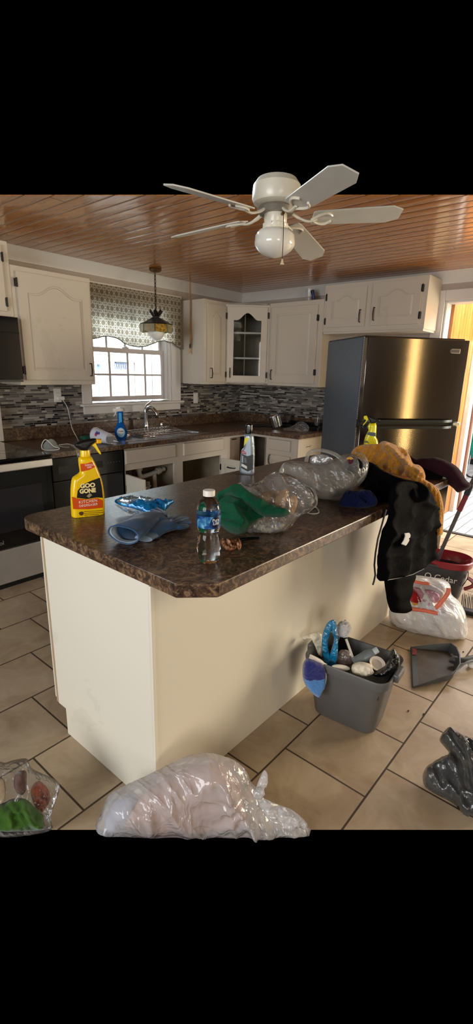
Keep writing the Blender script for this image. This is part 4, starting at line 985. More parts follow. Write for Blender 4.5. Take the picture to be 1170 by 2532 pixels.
GL1 = mat('shade_cream_glass', c(196, 188, 150), .3, var=.12, vs=30, trans=.45); GL2 = mat('shade_amber_glass', c(226, 160, 36), .2, var=.4, vs=50, trans=.5, bump=.6, bs=90)
for i in range(8):
    a0, a1 = i*PI/4, (i+1)*PI/4; am = (a0+a1)/2
    def Q(r, an, z): return (pxy[0]+r*math.cos(an), pxy[1]+r*math.sin(an), z)
    p0, p1 = np.array(Q(.152, a0, 1.915)), np.array(Q(.152, a1, 1.915)); k = 6
    vs = [tuple(p0*(1-t)+p1*t) for t in np.linspace(0, 1, k+1)]+[tuple((p0*(1-t)+p1*t)+np.array([0, 0, -.062-.012*math.sin(PI*t)])) for t in np.linspace(0, 1, k+1)]
    g = G().add(vs, [(j, j+1, k+2+j, k+1+j) for j in range(k)])
    dd = abs(((am-math.atan2(-pxy[1], -pxy[0])+PI) % (2*PI))-PI)
    ob('shade_panel', g, GL2 if dd < .4 else GL1, pe, solid=.003)
g = G()
for i in range(8): a = i*PI/4; g.tube([Q(.04, a, 1.973), Q(.153, a, 1.915), Q(.153, a, 1.85)], .003, 5)
g.tube([Q(.153, i*PI/4, 1.915) for i in range(8)], .003, 5, True); ob('leading', g, DARKBR, pe)
g = G(); g.ell((pxy[0], pxy[1], 1.845), .075, .075, .075, 28, 18); ob('globe_bulb', g, mat('bulb_white', c(236, 236, 232), .25, var=0, sss=.4), pe, smooth=True)
# ---- cord hanging at the cabinet
st = thing('hanging_cord', 'tan leather cord with frayed end hanging from the ceiling by the wall cabinet', 'cord', (3.80, 3.92, 2.39))
TAN = mat('tan_leather', c(156, 112, 62), .6, var=.2)
g = G(); g.tube(smooth_path([(3.81, 3.92, 2.395), (3.80, 3.915, 2.36), (3.80, 3.91, 2.1), (3.79, 3.91, 1.9), (3.797, 3.91, 1.8), (3.79, 3.91, 1.72)], 5), .007, 6); g.tube(smooth_path([(3.80, 3.905, 2.0), (3.802, 3.90, 1.88), (3.81, 3.90, 1.82), (3.795, 3.90, 1.74)], 4), .004, 6); ob('strap', g, TAN, st, smooth=True)
g = G()
for dx, dz in ((-.03, -.055), (-.012, -.04), (.005, -.05), (.014, -.03)): g.tube([(3.79, 3.905, 1.725), (3.79+dx*.5, 3.90, 1.72+dz*.5), (3.79+dx, 3.9, 1.72+dz)], [.005, .004, .002], 5)
ob('frayed_end', g, mat('straw', c(206, 164, 96), .7), st, smooth=True)
g = G(); g.cyl((3.792, 3.91, 1.775), (3.79, 3.91, 1.735), .009, n=8); ob('dark_sleeve', g, mat('sleeve_dark', c(60, 44, 44), .5), st, smooth=True)

# ================================================================ on the wall counter
def P_(u, v, z): p = onz(u, v, z); return float(p[0]), float(p[1])
# safety goggles (clear) at the left
gx, gy = P_(132, 1112, T)
gt = thing('clear_goggles', 'clear plastic safety goggles lying at the left end of the window counter', 'goggles', (gx, gy, T))
CLP = mat('clear_plastic', c(225, 232, 232), .12, var=0, trans=.8, ior=1.3); fr = facing((gx, gy, T), .25)
g = G(); g.M = fr.M(); g.grid(lambda a, b: (-.075+.15*a*.7, .004+.085*b*math.sin(PI*(.15+.7*(1-a))), .03*math.sin(PI*a)+.01*b), 14, 8); ob('lens', g, CLP, gt, smooth=3, solid=.002)
g = G(); g.M = fr.M(.012); g.tube(smooth_loop([(-.08, .01, 0), (-.085, .05, .01), (-.06, .085, .02), (-.03, .06, .03), (-.005, .03, .035), (.03, .02, .03), (.03, .005, .02), (-.03, .003, .02)], 3), .003, 6, True); ob('rim', g, WHITE, gt, smooth=True)
g = G(); g.M = fr.M(.0); g.tube(smooth_path([(.02, .035, .02), (.08, .015, .0), (.13, .006, -.03), (.1, .004, -.1)], 4), .004, 6); g.tube(smooth_path([(-.02, .045, .02), (0, .05, 0), (.0, .04, -.02), (-.02, .045, 0)], 4), .003, 6); ob('strap', g, CLP, gt, smooth=True)
# tipped paper cup
cx, cy = P_(255, 1096, T); ct = thing('paper_cup', 'large white paper cup lying on its side with blue and red print', 'cup', (cx, cy, T))
a_l = np.array([*P_(232, 1092, T), T]); a_r = np.array([*P_(276, 1098, T), T]); dd = a_r-a_l; dd[2] = 0; dd /= np.linalg.norm(dd); 
r0, r1, Lc = .062, .044, .165; s_ = np.array([cx, cy, T+.001]); pA = s_-dd*Lc*.5+np.array([0, 0, r0]); pB = s_+dd*Lc*.5+np.array([0, 0, r1])
CUP = mat('cup_white', c(212, 216, 224), .5, var=.03)
g = G(); g.tube([pA, pA+(pB-pA)*.5, pB], [r0, (r0+r1)/2, r1], 32); ob('cup_wall', g, CUP, ct, smooth=.6)
g = G(); g.tube([pA, pA-dd*.001], [r0+.003, r0+.003], 32); ob('rim', g, CUP, ct, smooth=True)
ax = Vector(dd); up = Vector((0, 0, 1)); side = ax.cross(up).normalized()
cam_side = -side if side.dot(Vector((-cx, -cy, 0))) < 0 else side
g1 = G(); g2 = G()
for i in range(9):
    t = .3+.03*i; ang = .5+.1*math.sin(i*2.1); rr_ = (r0*(1-t)+r1*t)+.0008; ctr = Vector(pA)+(Vector(pB)-Vector(pA))*t
    for gg_, da in ((g1, .0), (g2, .35)):
        if gg_ is g2 and i > 4: continue
        d1 = cam_side*math.cos(ang-da)+up*math.sin(ang-da); d2 = cam_side*math.cos(ang-da+.35)+up*math.sin(ang-da+.35); w = ax*.004
        gg_.add([ctr+d1*rr_-w, ctr+d1*rr_+w*1.6, ctr+d2*rr_+w*1.2, ctr+d2*rr_-w*.6], [(0, 1, 2, 3)])
ob('blue_print', g1, mat('print_blue', c(40, 56, 150), .5), ct, solid=.0005); ob('red_print', g2, mat('print_red', c(190, 60, 80), .5), ct, solid=.0005)
g = G(); g.tube([pB+dd*.0005, pB+dd*.002], [r1-.004, r1-.004], 28); ob('cup_base', g, mat('cup_base_grey', c(150, 154, 158), .6), ct)
# green sponge behind
sxp, syp = P_(205, 1088, T); sp = solo('scrub_sponge', G().box(sxp, syp-.03, T+.001, sxp+.10, syp+.05, T+.032), mat('teal_sponge', c(30, 96, 78), .9, bump=.6, bs=200), 'dark green scrub sponge behind the yellow bottle on the window counter', 'sponge', (sxp, syp, T), bevel=.006)
# blue dish spray bottle
dx_, dy_ = P_(300, 1088, T+.004); db = thing('dish_spray_bottle', 'blue dish soap spray bottle with white trigger on the sink edge', 'bottle', (dx_, dy_, T+.004))
fr = facing((dx_, dy_, T+.005)); H = zat(dx_, dy_, 1009)-T
BLUE = mat('blue_soap', c(10, 104, 196), .12, var=.05, trans=.35, ior=1.4); kk = H/.25
g = G(); g.M = fr.M()@Matrix.Rotation(-PI/2, 4, 'X')
g.lathe([(.028, 0), (.034, .004), (.045, .03), (.050, .055), (.047, .08), (.036, .105), (.026, .125), (.0215, .15), (.021, .205), (.024, .225)], (0, 0, 0), 32, sx=kk, sy=kk*.72); g.v = [Vector((p.x, p.y, T+.005+(p.z-T-.005)*kk)) for p in g.v]
ob('bottle_body', g, BLUE, db, smooth=True)
g = G(); g.M = fr.M()@Matrix.Rotation(-PI/2, 4, 'X'); g.lathe([(.03, .222), (.034, .23), (.03, .245), (.012, .252)], (0, 0, 0), 24, sx=kk*1.05, sy=kk); g.M = fr.M(); g.box(-.05*kk, .218, -.012, -.01*kk, .238, .012)
g.v = [Vector((p.x, p.y, T+.005+(p.z-T-.005)*kk)) for p in g.v]; ob('spray_cap', g, WHITE, db, smooth=.5)
g = G(); g.M = fr.M(); g.tube([(-.036, .222*kk, 0), (-.04, .2*kk, 0), (-.056, .182*kk, 0)], [.006, .0055, .004], 8); ob('trigger', g, WHITE, db, smooth=True)
g = G(); g.M = fr.M(); n_ = 24; N0 = .05*kk*.72
def lob(rx, ry, cy_, off): 
    vs = [(0, cy_, N0+off)]; 
    for i in range(n_): a = 2*PI*i/n_; x, y = rx*math.cos(a)*kk, cy_+ry*math.sin(a)*kk; vs.append((x, y, N0*math.sqrt(max(.02, 1-(x/(.052*kk))**2))+off))
    return vs, [(0, 1+i, 1+(i+1) % n_) for i in range(n_)]
g.add(*lob(.031, .037, .062*kk, .0035)); lb = ob('label', g, mat('label_bluewhite', c(150, 200, 236), .35), db, solid=.0006)
g = G(); g.M = fr.M(); g.add(*lob(.026, .02, .072*kk, .0045)); ob('label_oval', g, WHITE, lb, solid=.0006)
text('Dawn', .02, mat('text_navy', c(20, 50, 130), .5), lb, fr.M()@Matrix.Translation((0, .073*kk, N0+.0058)), 'brand_lettering', bend=.06)
g = G(); g.M = fr.M(); g.grid(lambda a, b: (-.012+.024*a, (.14+.07*b)*kk, .0165*kk+.0008), 2, 2); ob('neck_label', g, mat('neck_cyan', c(60, 170, 226), .4), db, solid=.001)
# pan, glasses, tray and film at the far right end of the counter
kx, ky = P_(683, 1062, T); kt = thing('glass_kettle', 'shiny stainless pot lying tipped on the right counter', 'pot', (4.40, 3.12, T))
POT = mat('mirror_pot', c(214, 220, 226), .18, 1., var=0)
pc_ = np.array([4.40, 3.16, T])
g = G(); upv = np.array([0, 0, 1.]); g.M = Matrix.Translation(V3(pc_+upv*.022)) @ Matrix.Rotation(.32, 4, Vector((-.7, -.7, 0)))
g.lathe([(.001, 0), (.055, 0), (.062, .006), (.068, .12), (.072, .124), (.071, .128), (.064, .12), (.058, .01), (.001, .008)], (0, 0, 0), 36, cap=False); ob('pot_wall', g, POT, kt, smooth=.6)
g = G(); q0 = pc_+upv*.03+np.array([-.06, .03, 0]); g.tube(smooth_path([q0, q0+np.array([-.05, .10, .0]), q0+np.array([-.08, .2, -.01])], 4), [.012]*4+[.014]*5, 8); ob('pot_handle', g, BLKP, kt, smooth=True)
for lab, (u, v), r, h in (('clear straight glass behind the tipped pot on the right counter', (712, 1052), .033, .13), ('clear tall glass at the fridge end of the right counter', (783, 1057), .036, .14)):
    X_, Y_ = P_(u, v, T); X_ = min(X_, 4.70); Y_ = onx(u, v, X_)[1]; tumbler('drinking_glass', lab, (X_, Y_, T+.001), r, h, 'glasses on the right counter')
ty = thing('black_tray', 'shallow black roasting tray leaning against the right backsplash', 'tray', (4.66, 3.0, T))
g = G(); y0_, y1_ = onx(705, 1040, 4.7)[1], onx(795, 1050, 4.7)[1]
g.box(4.60, y1_-.02, T+.001, 4.62, y0_, T+.035); g.box(4.765, y1_-.02, T+.001, 4.785, y0_, T+.07); g.box(4.62, y1_-.02, T+.001, 4.765, y0_, T+.01); g.box(4.62, y1_-.02, T+.01, 4.765, y1_, T+.05); g.box(4.62, y0_-.02, T+.01, 4.765, y0_, T+.05); ob('tray_body', g, BLK, ty, bevel=.004)
cw = thing('cling_film', 'crumpled clear plastic wrap on the right counter in front of the glasses', 'plastic wrap', (4.42, 2.86, T))
FILMC = film('clear_film', c(225, 228, 230), .06, .12, .6, 30)
fr = facing((4.30, 2.88, T), 0, .5); g = pm(fr, [(700, 1060), (722, 1054), (742, 1042), (758, 1048), (765, 1058), (760, 1068), (745, 1071), (725, 1066), (708, 1066)], .03, .01, .03, .008, wr(.012, 30)); ob('film', g, FILMC, cw, smooth=3)
bt = thing('bread_knife', 'dull grey butcher knife lying on the right counter beside the pot', 'knife', (4.3, 3.35, T))
g = G(); k0 = np.array([*P_(628, 1048, T), T+.01]); k1 = np.array([*P_(664, 1050, T), T+.006]); g.tube([k0, (k0+k1)/2, k1], [.012, .016, .012], 6, flat=.25); ob('blade', g, SS, bt, smooth=.5)

# ================================================================ on the island
TIs = TI+.0008
# --- big yellow bottle
O = np.array([1.045, 1.70, TIs]); fr = facing(O, .22)
gg = thing('degreaser_bottle', 'yellow and orange kitchen degreaser spray bottle on the left end of the island', 'bottle', O)
YEL = mat('bottle_yellow', c(236, 190, 6), .22, var=.03, coat=.3, bump=.02); ORG = mat('label_orange', c(206, 74, 14), .3, var=.04); BKL = mat('label_black', c(22, 20, 18), .3, var=.05)
body = [(174, 1223), (175.5, 1262), (178, 1282), (187, 1291), (222, 1288), (256, 1283), (258.5, 1271), (258, 1228), (253.4, 1193), (248, 1175.6), (239.5, 1154), (231, 1136.5), (224, 1128), (211, 1127), (198, 1128.7), (193.5, 1134), (195, 1154), (196.5, 1167), (188, 1174), (179, 1181), (175.5, 1196)]
bp = pln(fr, body); dz = min(p[1] for p in bp); off = 0
g = G(); g.M = fr.M(); pillow(g, bp, .024, .024, .016, .005, None, 3); 
g.v = [Vector((p.x, p.y, max(p.z, TIs))) for p in g.v]
bb = ob('bottle_body', g, YEL, gg, smooth=3)
def lab(fr, pts, n, m, parent, name, th=.0007, smooth=1):
    P2 = pln(fr, pts, n); g = G(); g.M = fr.M(n)
    if smooth > 1: P2 = smooth_loop(P2, smooth)
    g.prism(P2, 0, th); return ob(name, g, m, parent)
nF = .0243
lab(fr, [(198.5, 1147), (214, 1146), (228, 1141.5), (235.5, 1154.5), (220, 1162), (200.5, 1166)], nF-.001, ORG, gg, 'orange_neck_label', .0015)
bk = lab(fr, [(190, 1231), (192, 1214), (203, 1199), (225, 1189), (247, 1181), (252, 1205), (254.5, 1231), (240, 1230), (215, 1234)], nF, BKL, gg, 'black_label')
og = lab(fr, [(178, 1228), (190, 1232.5), (215, 1235), (240, 1231.5), (254.5, 1237), (255, 1255), (220, 1259), (181, 1259)], nF+.0003, ORG, gg, 'orange_label')
def tx(s, u, v, hpx, m, parent, n, frm, name='lettering', sx=1., sp=1., bold=0.0):
    a, b = pln(frm, [(u, v)], n)[0]; a2, b2 = pln(frm, [(u, v-hpx)], n)[0]; size = (b2-b)/.70
    return text(s, size, m, parent, frm.M(n)@Matrix.Translation((a, b, 0)), name, .0003, None, sx, 'CENTER', sp, bold)
CRM = mat('text_cream', c(236, 214, 150), .4, var=0); WTX = mat('text_white', c(232, 228, 220), .4, var=0); DTX = mat('text_dark', c(80, 50, 10), .5, var=0)
tx('GOO', 217, 1201, 10, CRM, bk, nF+.0012, fr, 'brand_lettering', 1.05, bold=.0012); tx('GONE', 217, 1214, 10, CRM, bk, nF+.0012, fr, 'brand_lettering', .95, bold=.0012)
tx('KITCHEN', 218, 1240, 7, WTX, og, nF+.0014, fr, 'product_lettering', .95, 1.15); tx('DEGREASER', 219, 1249, 5.5, WTX, og, nF+.0014, fr, 'product_lettering', .95, 1.15)
tx('SURFACE', 221, 1150, 4, WTX, gg, nF+.0008, fr, 'neck_lettering', .9); tx('SAFE', 221, 1155.5, 4, WTX, gg, nF+.0008, fr, 'neck_lettering', .9)
for i, (x0_, x1_, yy_) in enumerate(((208, 254, 1264), (208, 256, 1268.5), (208, 244, 1273))): lab(fr, [(x0_, yy_+1.5), (x1_, yy_-1), (x1_, yy_-2.2), (x0_, yy_+.2)], nF, DTX, gg, 'fine_print')
lab(fr, [(195, 1269), (200, 1265), (206, 1266), (206, 1272), (200, 1275)], nF, DTX, gg, 'fine_print', smooth=3)
lab(fr, [(214, 1227), (222, 1219), (228, 1224), (220, 1231)], nF+.0008, mat('label_khaki', c(150, 140, 110), .3), bk, 'label_picture')  # small khaki patch on the black label
g = G(); g.M = fr.M(); cpx = pln(fr, [(198.5, 1129), (223.5, 1128), (222, 1112), (199, 1112)]); 
xm = (cpx[0][0]+cpx[1][0])/2; rw = (cpx[1][0]-cpx[0][0])/2; z0_, z1_ = cpx[0][1], cpx[2][1]
g.M = fr.M()@Matrix.Rotation(-PI/2, 4, 'X'); g.lathe([(rw, z0_), (rw, z0_+.006), (rw*.97, z1_-.004), (rw*.93, z1_)], (xm, 0, 0), 28); ob('collar', g, YEL, gg, smooth=.5)
g = pm(fr, [(184, 1099), (195, 1091), (213, 1086), (236, 1084), (237, 1093), (228, 1099), (219, 1108), (216, 1113), (200, 1113), (191, 1107)], .014, .014, .012, .004); ob('trigger_head', g, BLKP, gg, smooth=3)
g = pm(fr, [(236, 1084.5), (250, 1084.5), (251, 1096), (237, 1098)], .013, .013, .004, .004, smooth=1); ob('nozzle', g, mat('nozzle_yellow', c(226, 166, 20), .35), gg, smooth=.6)
g = pm(fr, [(230, 1096), (236, 1091), (238.5, 1100), (244, 1110), (250, 1121), (248, 1124), (242, 1118), (234, 1107), (226, 1101)], .007, .007, .005, .003); ob('trigger', g, mat('trigger_yellow', c(240, 206, 30), .35), gg, smooth=3)
g = pm(fr, [(172, 1101), (180, 1098), (190, 1106), (199, 1113), (198, 1130), (192, 1132), (189, 1118), (183, 1108)], .006, .006, .006, .004, wr(.003, 80)); ob('shrink_film', g, FILMC, gg, smooth=3)
# --- wipes pack
hf = HFr(TIs+.0005)
wp = thing('wipes_pack', 'shiny blue plastic pack on the island behind the gloves', 'package', onz(360, 1255, TIs))
fr = facing(onz(365, 1272, TIs), 0, 1.15)
PKB = mat('pack_blue', c(28, 120, 182), .12, .35, var=.25, vs=20, coat=.5, bump=.6, bs=36)
g = pm(fr, [(283, 1240), (300, 1234), (330, 1231), (360, 1233), (390, 1238), (430, 1239), (420, 1250), (405, 1265), (375, 1271), (350, 1264), (325, 1256), (300, 1251)], .022, .004, .03, .006, wr(.012, 24, 3)); g.v = [Vector((p.x, p.y, max(p.z, TIs))) for p in g.v]; ob('pack_body', g, PKB, wp, smooth=3)
g = pm(fr, [(290, 1240), (325, 1231), (365, 1233), (385, 1238), (360, 1243), (340, 1241), (320, 1247)], .02, .002, .02, .005, wr(.012, 40, 9), n=.016); g.v = [Vector((p.x, p.y, max(p.z, TIs))) for p in g.v]; ob('foil_top', g, mat('silver_foil', c(196, 214, 226), .14, .8, var=.2, bump=.8, bs=30), wp, smooth=3)
g = pm(fr, [(284, 1246), (300, 1252), (325, 1258), (352, 1266), (345, 1275), (320, 1270), (298, 1258)], .006, .002, .02, .006, wr(.002, 20)); g.v = [Vector((p.x, p.y, max(p.z, TIs))) for p in g.v]; ob('clear_end', g, FILMC, wp, smooth=3)
# --- rubber gloves: five fingered, lying folded over each other
GLV = mat('glove_blue', c(40, 76, 112), .5, var=.08, bump=.15, bs=90, sheen=.2); LIN = mat('glove_lining', c(150, 160, 168), .8)
def limb(g, pts, r, flat=.75, n=12): 
    pp_ = smooth_path(pts, 5); rr = list(np.interp(np.linspace(0, 1, len(pp_)), np.linspace(0, 1, len(r)), r)); g.tube(pp_, rr, n, flat=flat)
def gp(u, v, z): return onz(u, v, TI+z)
gl = thing('rubber_glove', 'blue rubber glove with open grey lined cuff facing the front of the island', 'glove', onz(340, 1325, TIs))
g = G()
# cuff-to-palm tube with open cuff
cuffc = gp(305, 1322, .034); pth = [cuffc, gp(335, 1305, .040), gp(362, 1288, .042), gp(385, 1278, .040)]
dirc = _n(pth[1]-pth[0]); sidec = _n(np.cross(dirc, [0, 0, 1])); 
pp_ = smooth_path(pth, 6); rw_ = np.interp(np.linspace(0, 1, len(pp_)), [0, .3, .7, 1], [.066, .052, .042, .040]); rh_ = np.interp(np.linspace(0, 1, len(pp_)), [0, .3, .7, 1], [.031, .034, .03, .022])
vs = []; nn_ = 28
for i, p in enumerate(pp_):
    for j in range(nn_): a = 2*PI*j/nn_; q = p+sidec*rw_[i]*math.cos(a)+np.array([0, 0, 1])*rh_[i]*math.sin(a)*(1+.08*math.sin(3*a+i*.7)); q[2] = max(q[2], TI+.003); vs.append(q)
g.add(vs, [(i*nn_+j, i*nn_+(j+1) % nn_, (i+1)*nn_+(j+1) % nn_, (i+1)*nn_+j) for i in range(len(pp_)-1) for j in range(nn_)])
gb = ob('cuff', g, GLV, gl, smooth=3, solid=.0022)
g = G(); vs2 = []
for i in range(4):
    for j in range(nn_): p = np.array(vs[i*nn_+j]); cc_ = pp_[i]; q = cc_+(p-cc_)*.93+dirc*.001; q[2] = max(q[2], TI+.006); vs2.append(q)
g.add(vs2, [(i*nn_+j, i*nn_+(j+1) % nn_, (i+1)*nn_+(j+1) % nn_, (i+1)*nn_+j) for i in range(3) for j in range(nn_)]); ob('cuff_lining', g, LIN, gl, smooth=3, solid=.001)
g = G(); g.tube([vs[j] for j in range(nn_)], .0028, 6, True); ob('cuff_bead', g, GLV, gl, smooth=True)
g = G(); limb(g, [gp(372, 1286, .034), gp(395, 1290, .03), gp(410, 1296, .024)], [.04, .042, .03], .6); 
for a_, b_, c_ in (((392, 1282), (398, 1272), (376, 1262)), ((398, 1284), (408, 1272), (388, 1258)), ((404, 1290), (420, 1282), (402, 1268)), ((405, 1297), (425, 1293), (412, 1282))): limb(g, [gp(*a_, .03), gp(*b_, .035), gp(*c_, .026)], [.013, .012, .009])
limb(g, [gp(372, 1290, .03), gp(350, 1285, .022), gp(336, 1292, .014)], [.014, .012, .009])
ob('palm_and_fingers', g, GLV, gl, smooth=True)
gl2 = thing('rubber_glove', 'blue rubber glove palm down with spread fingers pointing right on the island', 'glove', onz(420, 1300, TIs))
g = G(); limb(g, [gp(372, 1322, .014), gp(388, 1310, .02), gp(408, 1300, .024), gp(430, 1298, .02)], [.036, .036, .042, .034], .5, 16)
for f_ in (((420, 1290), (432, 1283), (438, 1277)), ((428, 1293), (448, 1284), (462, 1281)), ((432, 1297), (452, 1292), (470, 1292)), ((430, 1303), (448, 1303), (462, 1300)), ((408, 1292), (420, 1284), (416, 1276))):
    limb(g, [gp(*f_[0], .018), gp(*f_[1], .018), gp(*f_[2], .012)], [.014, .0125, .0105])
ob('palm_and_fingers', g, GLV, gl2, smooth=True)
g = G(); limb(g, [gp(355, 1332, .012), gp(362, 1326, .014), gp(375, 1320, .014)], [.034, .036, .036], .35, 16); ob('cuff', g, mat('glove_pale', c(128, 146, 160), .6), gl2, smooth=True)
# --- water bottle
wx, wy = P_(516, 1386, TIs); Hw = zat(wx, wy, 1211)-TIs; k = Hw/.205
wb = thing('water_bottle', 'clear plastic water bottle with blue label and white cap at the front of the island', 'bottle', (wx, wy, TIs))
prof = [(.012, .004), (.024, .0), (.0295, .006), (.0315, .02), (.0305, .03), (.0325, .038), (.031, .046), (.0322, .054), (.0298, .063), (.0305, .071), (.0275, .08), (.0262, .086), (.029, .093), (.0318, .101), (.0322, .104), (.0322, .137), (.0318, .14), (.0325, .143), (.0322, .15), (.0318, .156), (.029, .165), (.023, .176), (.0165, .184), (.0135, .188), (.0135, .19)]
def flute(a, z): return 1+(.018*math.sin(a*6+z*160) if z < .088*k else 0)
sc = lambda pr, d=0: [((r-d)*k*1.02, z*k) for r, z in pr]
PET = mat('pet_plastic', (1, 1, 1, 1), .03, var=0, trans=1., ior=1.33)
g = G(); g.lathe(sc(prof), (wx, wy, TIs), 48, fn=flute); bo = ob('bottle_body', g, PET, wb, smooth=True)
fr = facing((wx, wy, TIs)); 
g = G(); R_ = .0326*k*1.02
for i in range(36):
    a0, a1 = 2*PI*i/36, 2*PI*(i+1)/36
    g.add([(wx+R_*math.cos(a0), wy+R_*math.sin(a0), TIs+.104*k), (wx+R_*math.cos(a1), wy+R_*math.sin(a1), TIs+.104*k), (wx+R_*math.cos(a1), wy+R_*math.sin(a1), TIs+.138*k), (wx+R_*math.cos(a0), wy+R_*math.sin(a0), TIs+.138*k)], [(0, 1, 2, 3)])
def m_wlabel():
    m, nt, b = NT('water_label'); L = nt.links; p = coord(nt)
    n = noi(nt, p, 34, 4, .6, 1.2); L.new(ramp(nt, n, [(.35, c(20, 36, 96)), (.5, c(36, 84, 140)), (.62, c(80, 150, 180)), (.72, c(190, 206, 212))]), b.inputs['Base Color']); b.inputs['Roughness'].default_value = .25; return m
lb = ob('label', g, m_wlabel(), wb, smooth=3)
Mb = fr.M()@Matrix.Rotation(.62, 4, 'Y')
g = G(); g.M = Mb@Matrix.Translation((0, .121*k, R_+.0003)); vs = [(0, 0, 0)]; 
for i in range(28): a = 2*PI*i/28; x = .0165*k*math.cos(a)/R_; vs.append((R_*math.sin(x), .0162*k*math.sin(a), R_*math.cos(x)-R_))
g.add(vs, [(0, 1+i, 1+(i+1) % 28) for i in range(28)]); ob('label_disc', g, mat('label_navy', c(18, 20, 52), .3), lb, solid=.0004)
text('Pure', .0125*k, WTX, lb, Mb@Matrix.Translation((0, .1275*k, R_+.0008)), 'brand_lettering', .0003, R_); text('Life', .0125*k, WTX, lb, Mb@Matrix.Translation((0, .1185*k, R_+.0008)), 'brand_lettering', .0003, R_)
g = G(); 
for zz_ in (.1035, .1385): g.lathe([(R_+.0002, zz_*k-.0006), (R_+.0006, zz_*k), (R_+.0002, zz_*k+.0006)], (wx, wy, TIs), 36, cap=False)
ob('label_edge', g, mat('label_edge_navy', c(14, 20, 60), .4), lb)
g = G(); g.lathe([(.0165*k, .189*k), (.0165*k, .203*k), (.0155*k, .2045*k), (.001, .205*k)], (wx, wy, TIs), 40, fn=lambda a, z: 1+.012*math.sin(a*40)); ob('cap', g, mat('cap_cream', c(226, 218, 204), .4, var=0), wb, smooth=.6)
# --- stainless cleaner bottle
sx2, sy2 = 2.18, 1.75; sp0 = onz(610, 1171, TIs); sx2, sy2 = sp0[0], sp0[1]
sc_t = thing('steel_cleaner_bottle', 'grey and black stainless steel cleaner spray bottle at the back edge of the island', 'bottle', (sx2, sy2, TIs))
fr = facing((sx2, sy2, TIs), -.35)
GRB = mat('bottle_silver', c(150, 160, 168), .3, .3, var=.05)
body = [(593, 1162), (594, 1145), (597, 1115), (604, 1104), (605, 1085), (606, 1073), (625, 1073), (629, 1100), (630, 1120), (629, 1150), (628, 1173), (612, 1176), (598, 1171)]
g = pm(fr, body, .026, .026, .018, .006); g.v = [Vector((p.x, p.y, max(p.z, TIs))) for p in g.v]; ob('bottle_body', g, GRB, sc_t, smooth=3)
nS = .0262
bl_ = lab(fr, [(596.5, 1157), (598, 1122), (612, 1128), (626, 1124), (626, 1160), (613, 1166)], nS, BKL, sc_t, 'black_label')
lab(fr, [(597, 1152), (598, 1146), (611, 1153), (611, 1160)], nS+.0008, WTX, bl_, 'white_band')
lab(fr, [(597, 1120), (599, 1113), (609, 1118), (608.5, 1124)], nS+.0002, mat('label_crimson', c(170, 30, 60), .4), sc_t, 'red_label')
tx('WEIMAN', 603.4, 1118.6, 2.8, WTX, sc_t, nS+.0012, fr, 'brand_lettering', .62)
lab(fr, [(598, 1143), (599, 1126), (602, 1128), (601.5, 1145)], nS+.0008, mat('label_picture_grey', c(170, 174, 178), .4), bl_, 'label_picture')
for i in range(4): lab(fr, [(604, 1132+i*3), (610, 1135+i*3), (610, 1136.2+i*3), (604, 1133.2+i*3)], nS+.0008, mat('fine_grey', c(150, 150, 150), .5), bl_, 'fine_print')
lab(fr, [(606, 1082), (618, 1083), (612, 1092), (604, 1103)], nS-.006, mat('label_lemon', c(236, 220, 30), .35), sc_t, 'yellow_label', .006)
g = pm(fr, [(605, 1080), (606, 1072), (625, 1073), (626, 1081)], .017, .017, .006, .005, smooth=1, n=0); ob('collar', g, mat('collar_grey', c(86, 96, 104), .35), sc_t, smooth=.5)
g = pm(fr, [(608, 1073), (608, 1054), (611, 1047), (618, 1045.5), (624, 1049), (625, 1055), (623, 1073)], .016, .016, .012, .004); ob('trigger_head', g, mat('gloss_black', c(10, 10, 11), .1, coat=.5, var=0), sc_t, smooth=3)
# --- paper card beside
crd = pln(hf, [(588, 1195), (598, 1194.5), (604, 1198), (593, 1199)]); g = G(); g.M = hf.M(); g.prism(crd, 0, .0008)
p_ = onz(596, 1197, TIs); cd = solo('paper_slip', g, WHITE, 'small white paper slip on the island behind the clear bag', 'paper', p_)
# --- clear bag with sponges and green cloth
def bagthing(name, label, cat, px, O, tilt, tf, tb, R, step, fold, m, base=TIs, part='bag_film', d=0):
    t = thing(name, label, cat, O); fr = facing(O, d, tilt); g = pm(fr, px, tf, tb, R, step, fold); g.v = [Vector((p.x, p.y, max(p.z, base))) for p in g.v]
    ob(part, g, m, t, smooth=3); return t, fr
FILM2 = film('bag_film_grey', c(216, 214, 210), .16, .14, .7, 16, .3)
Ob = onz(660, 1322, TIs)+np.array([.02, .03, 0])
cbag, cfr = bagthing('clear_plastic_bag', 'clear plastic bag holding tan sponges beside the green cloth', 'bag', [(592, 1198), (615, 1203), (640, 1196), (655, 1184), (682, 1175), (715, 1180), (745, 1196), (775, 1226), (782, 1245), (766, 1264), (738, 1280), (722, 1300), (700, 1318), (668, 1331), (622, 1328), (600, 1318), (590, 1280), (585, 1230)], Ob, .75, .075, .02, .08, .009, wr(.04, 9, 2, 2, .5, .25), FILM2)
def mound(name, label, cat, px, O, tilt, tf, m, fold, group=None, R=.05, tb=.01, step=.008, base=TIs, part=None, n=0):
    fr = facing(O, 0, tilt); g = pm(fr, px, tf, tb, R, step, fold, n=n); g.v = [Vector((p.x, p.y, max(p.z, base))) for p in g.v]
    return solo(name, g, m, label, cat, (O[0], O[1], base), group, smooth=3)
GRN = cloth('green_fleece', c(6, 74, 48), bs=160, bump=.5, sheen=.1)
Og = onz(600, 1322, TIs)
fr = facing(Og, 0, .55); g = pm(fr, [(532, 1236), (545, 1226), (575, 1228), (605, 1242), (632, 1264), (655, 1277), (622, 1296), (612, 1312), (597, 1322), (570, 1318), (548, 1300), (533, 1278)], .05, .012, .035, .006, wr(.05, 12, 8, 2, 1.2, .4), n=.01)
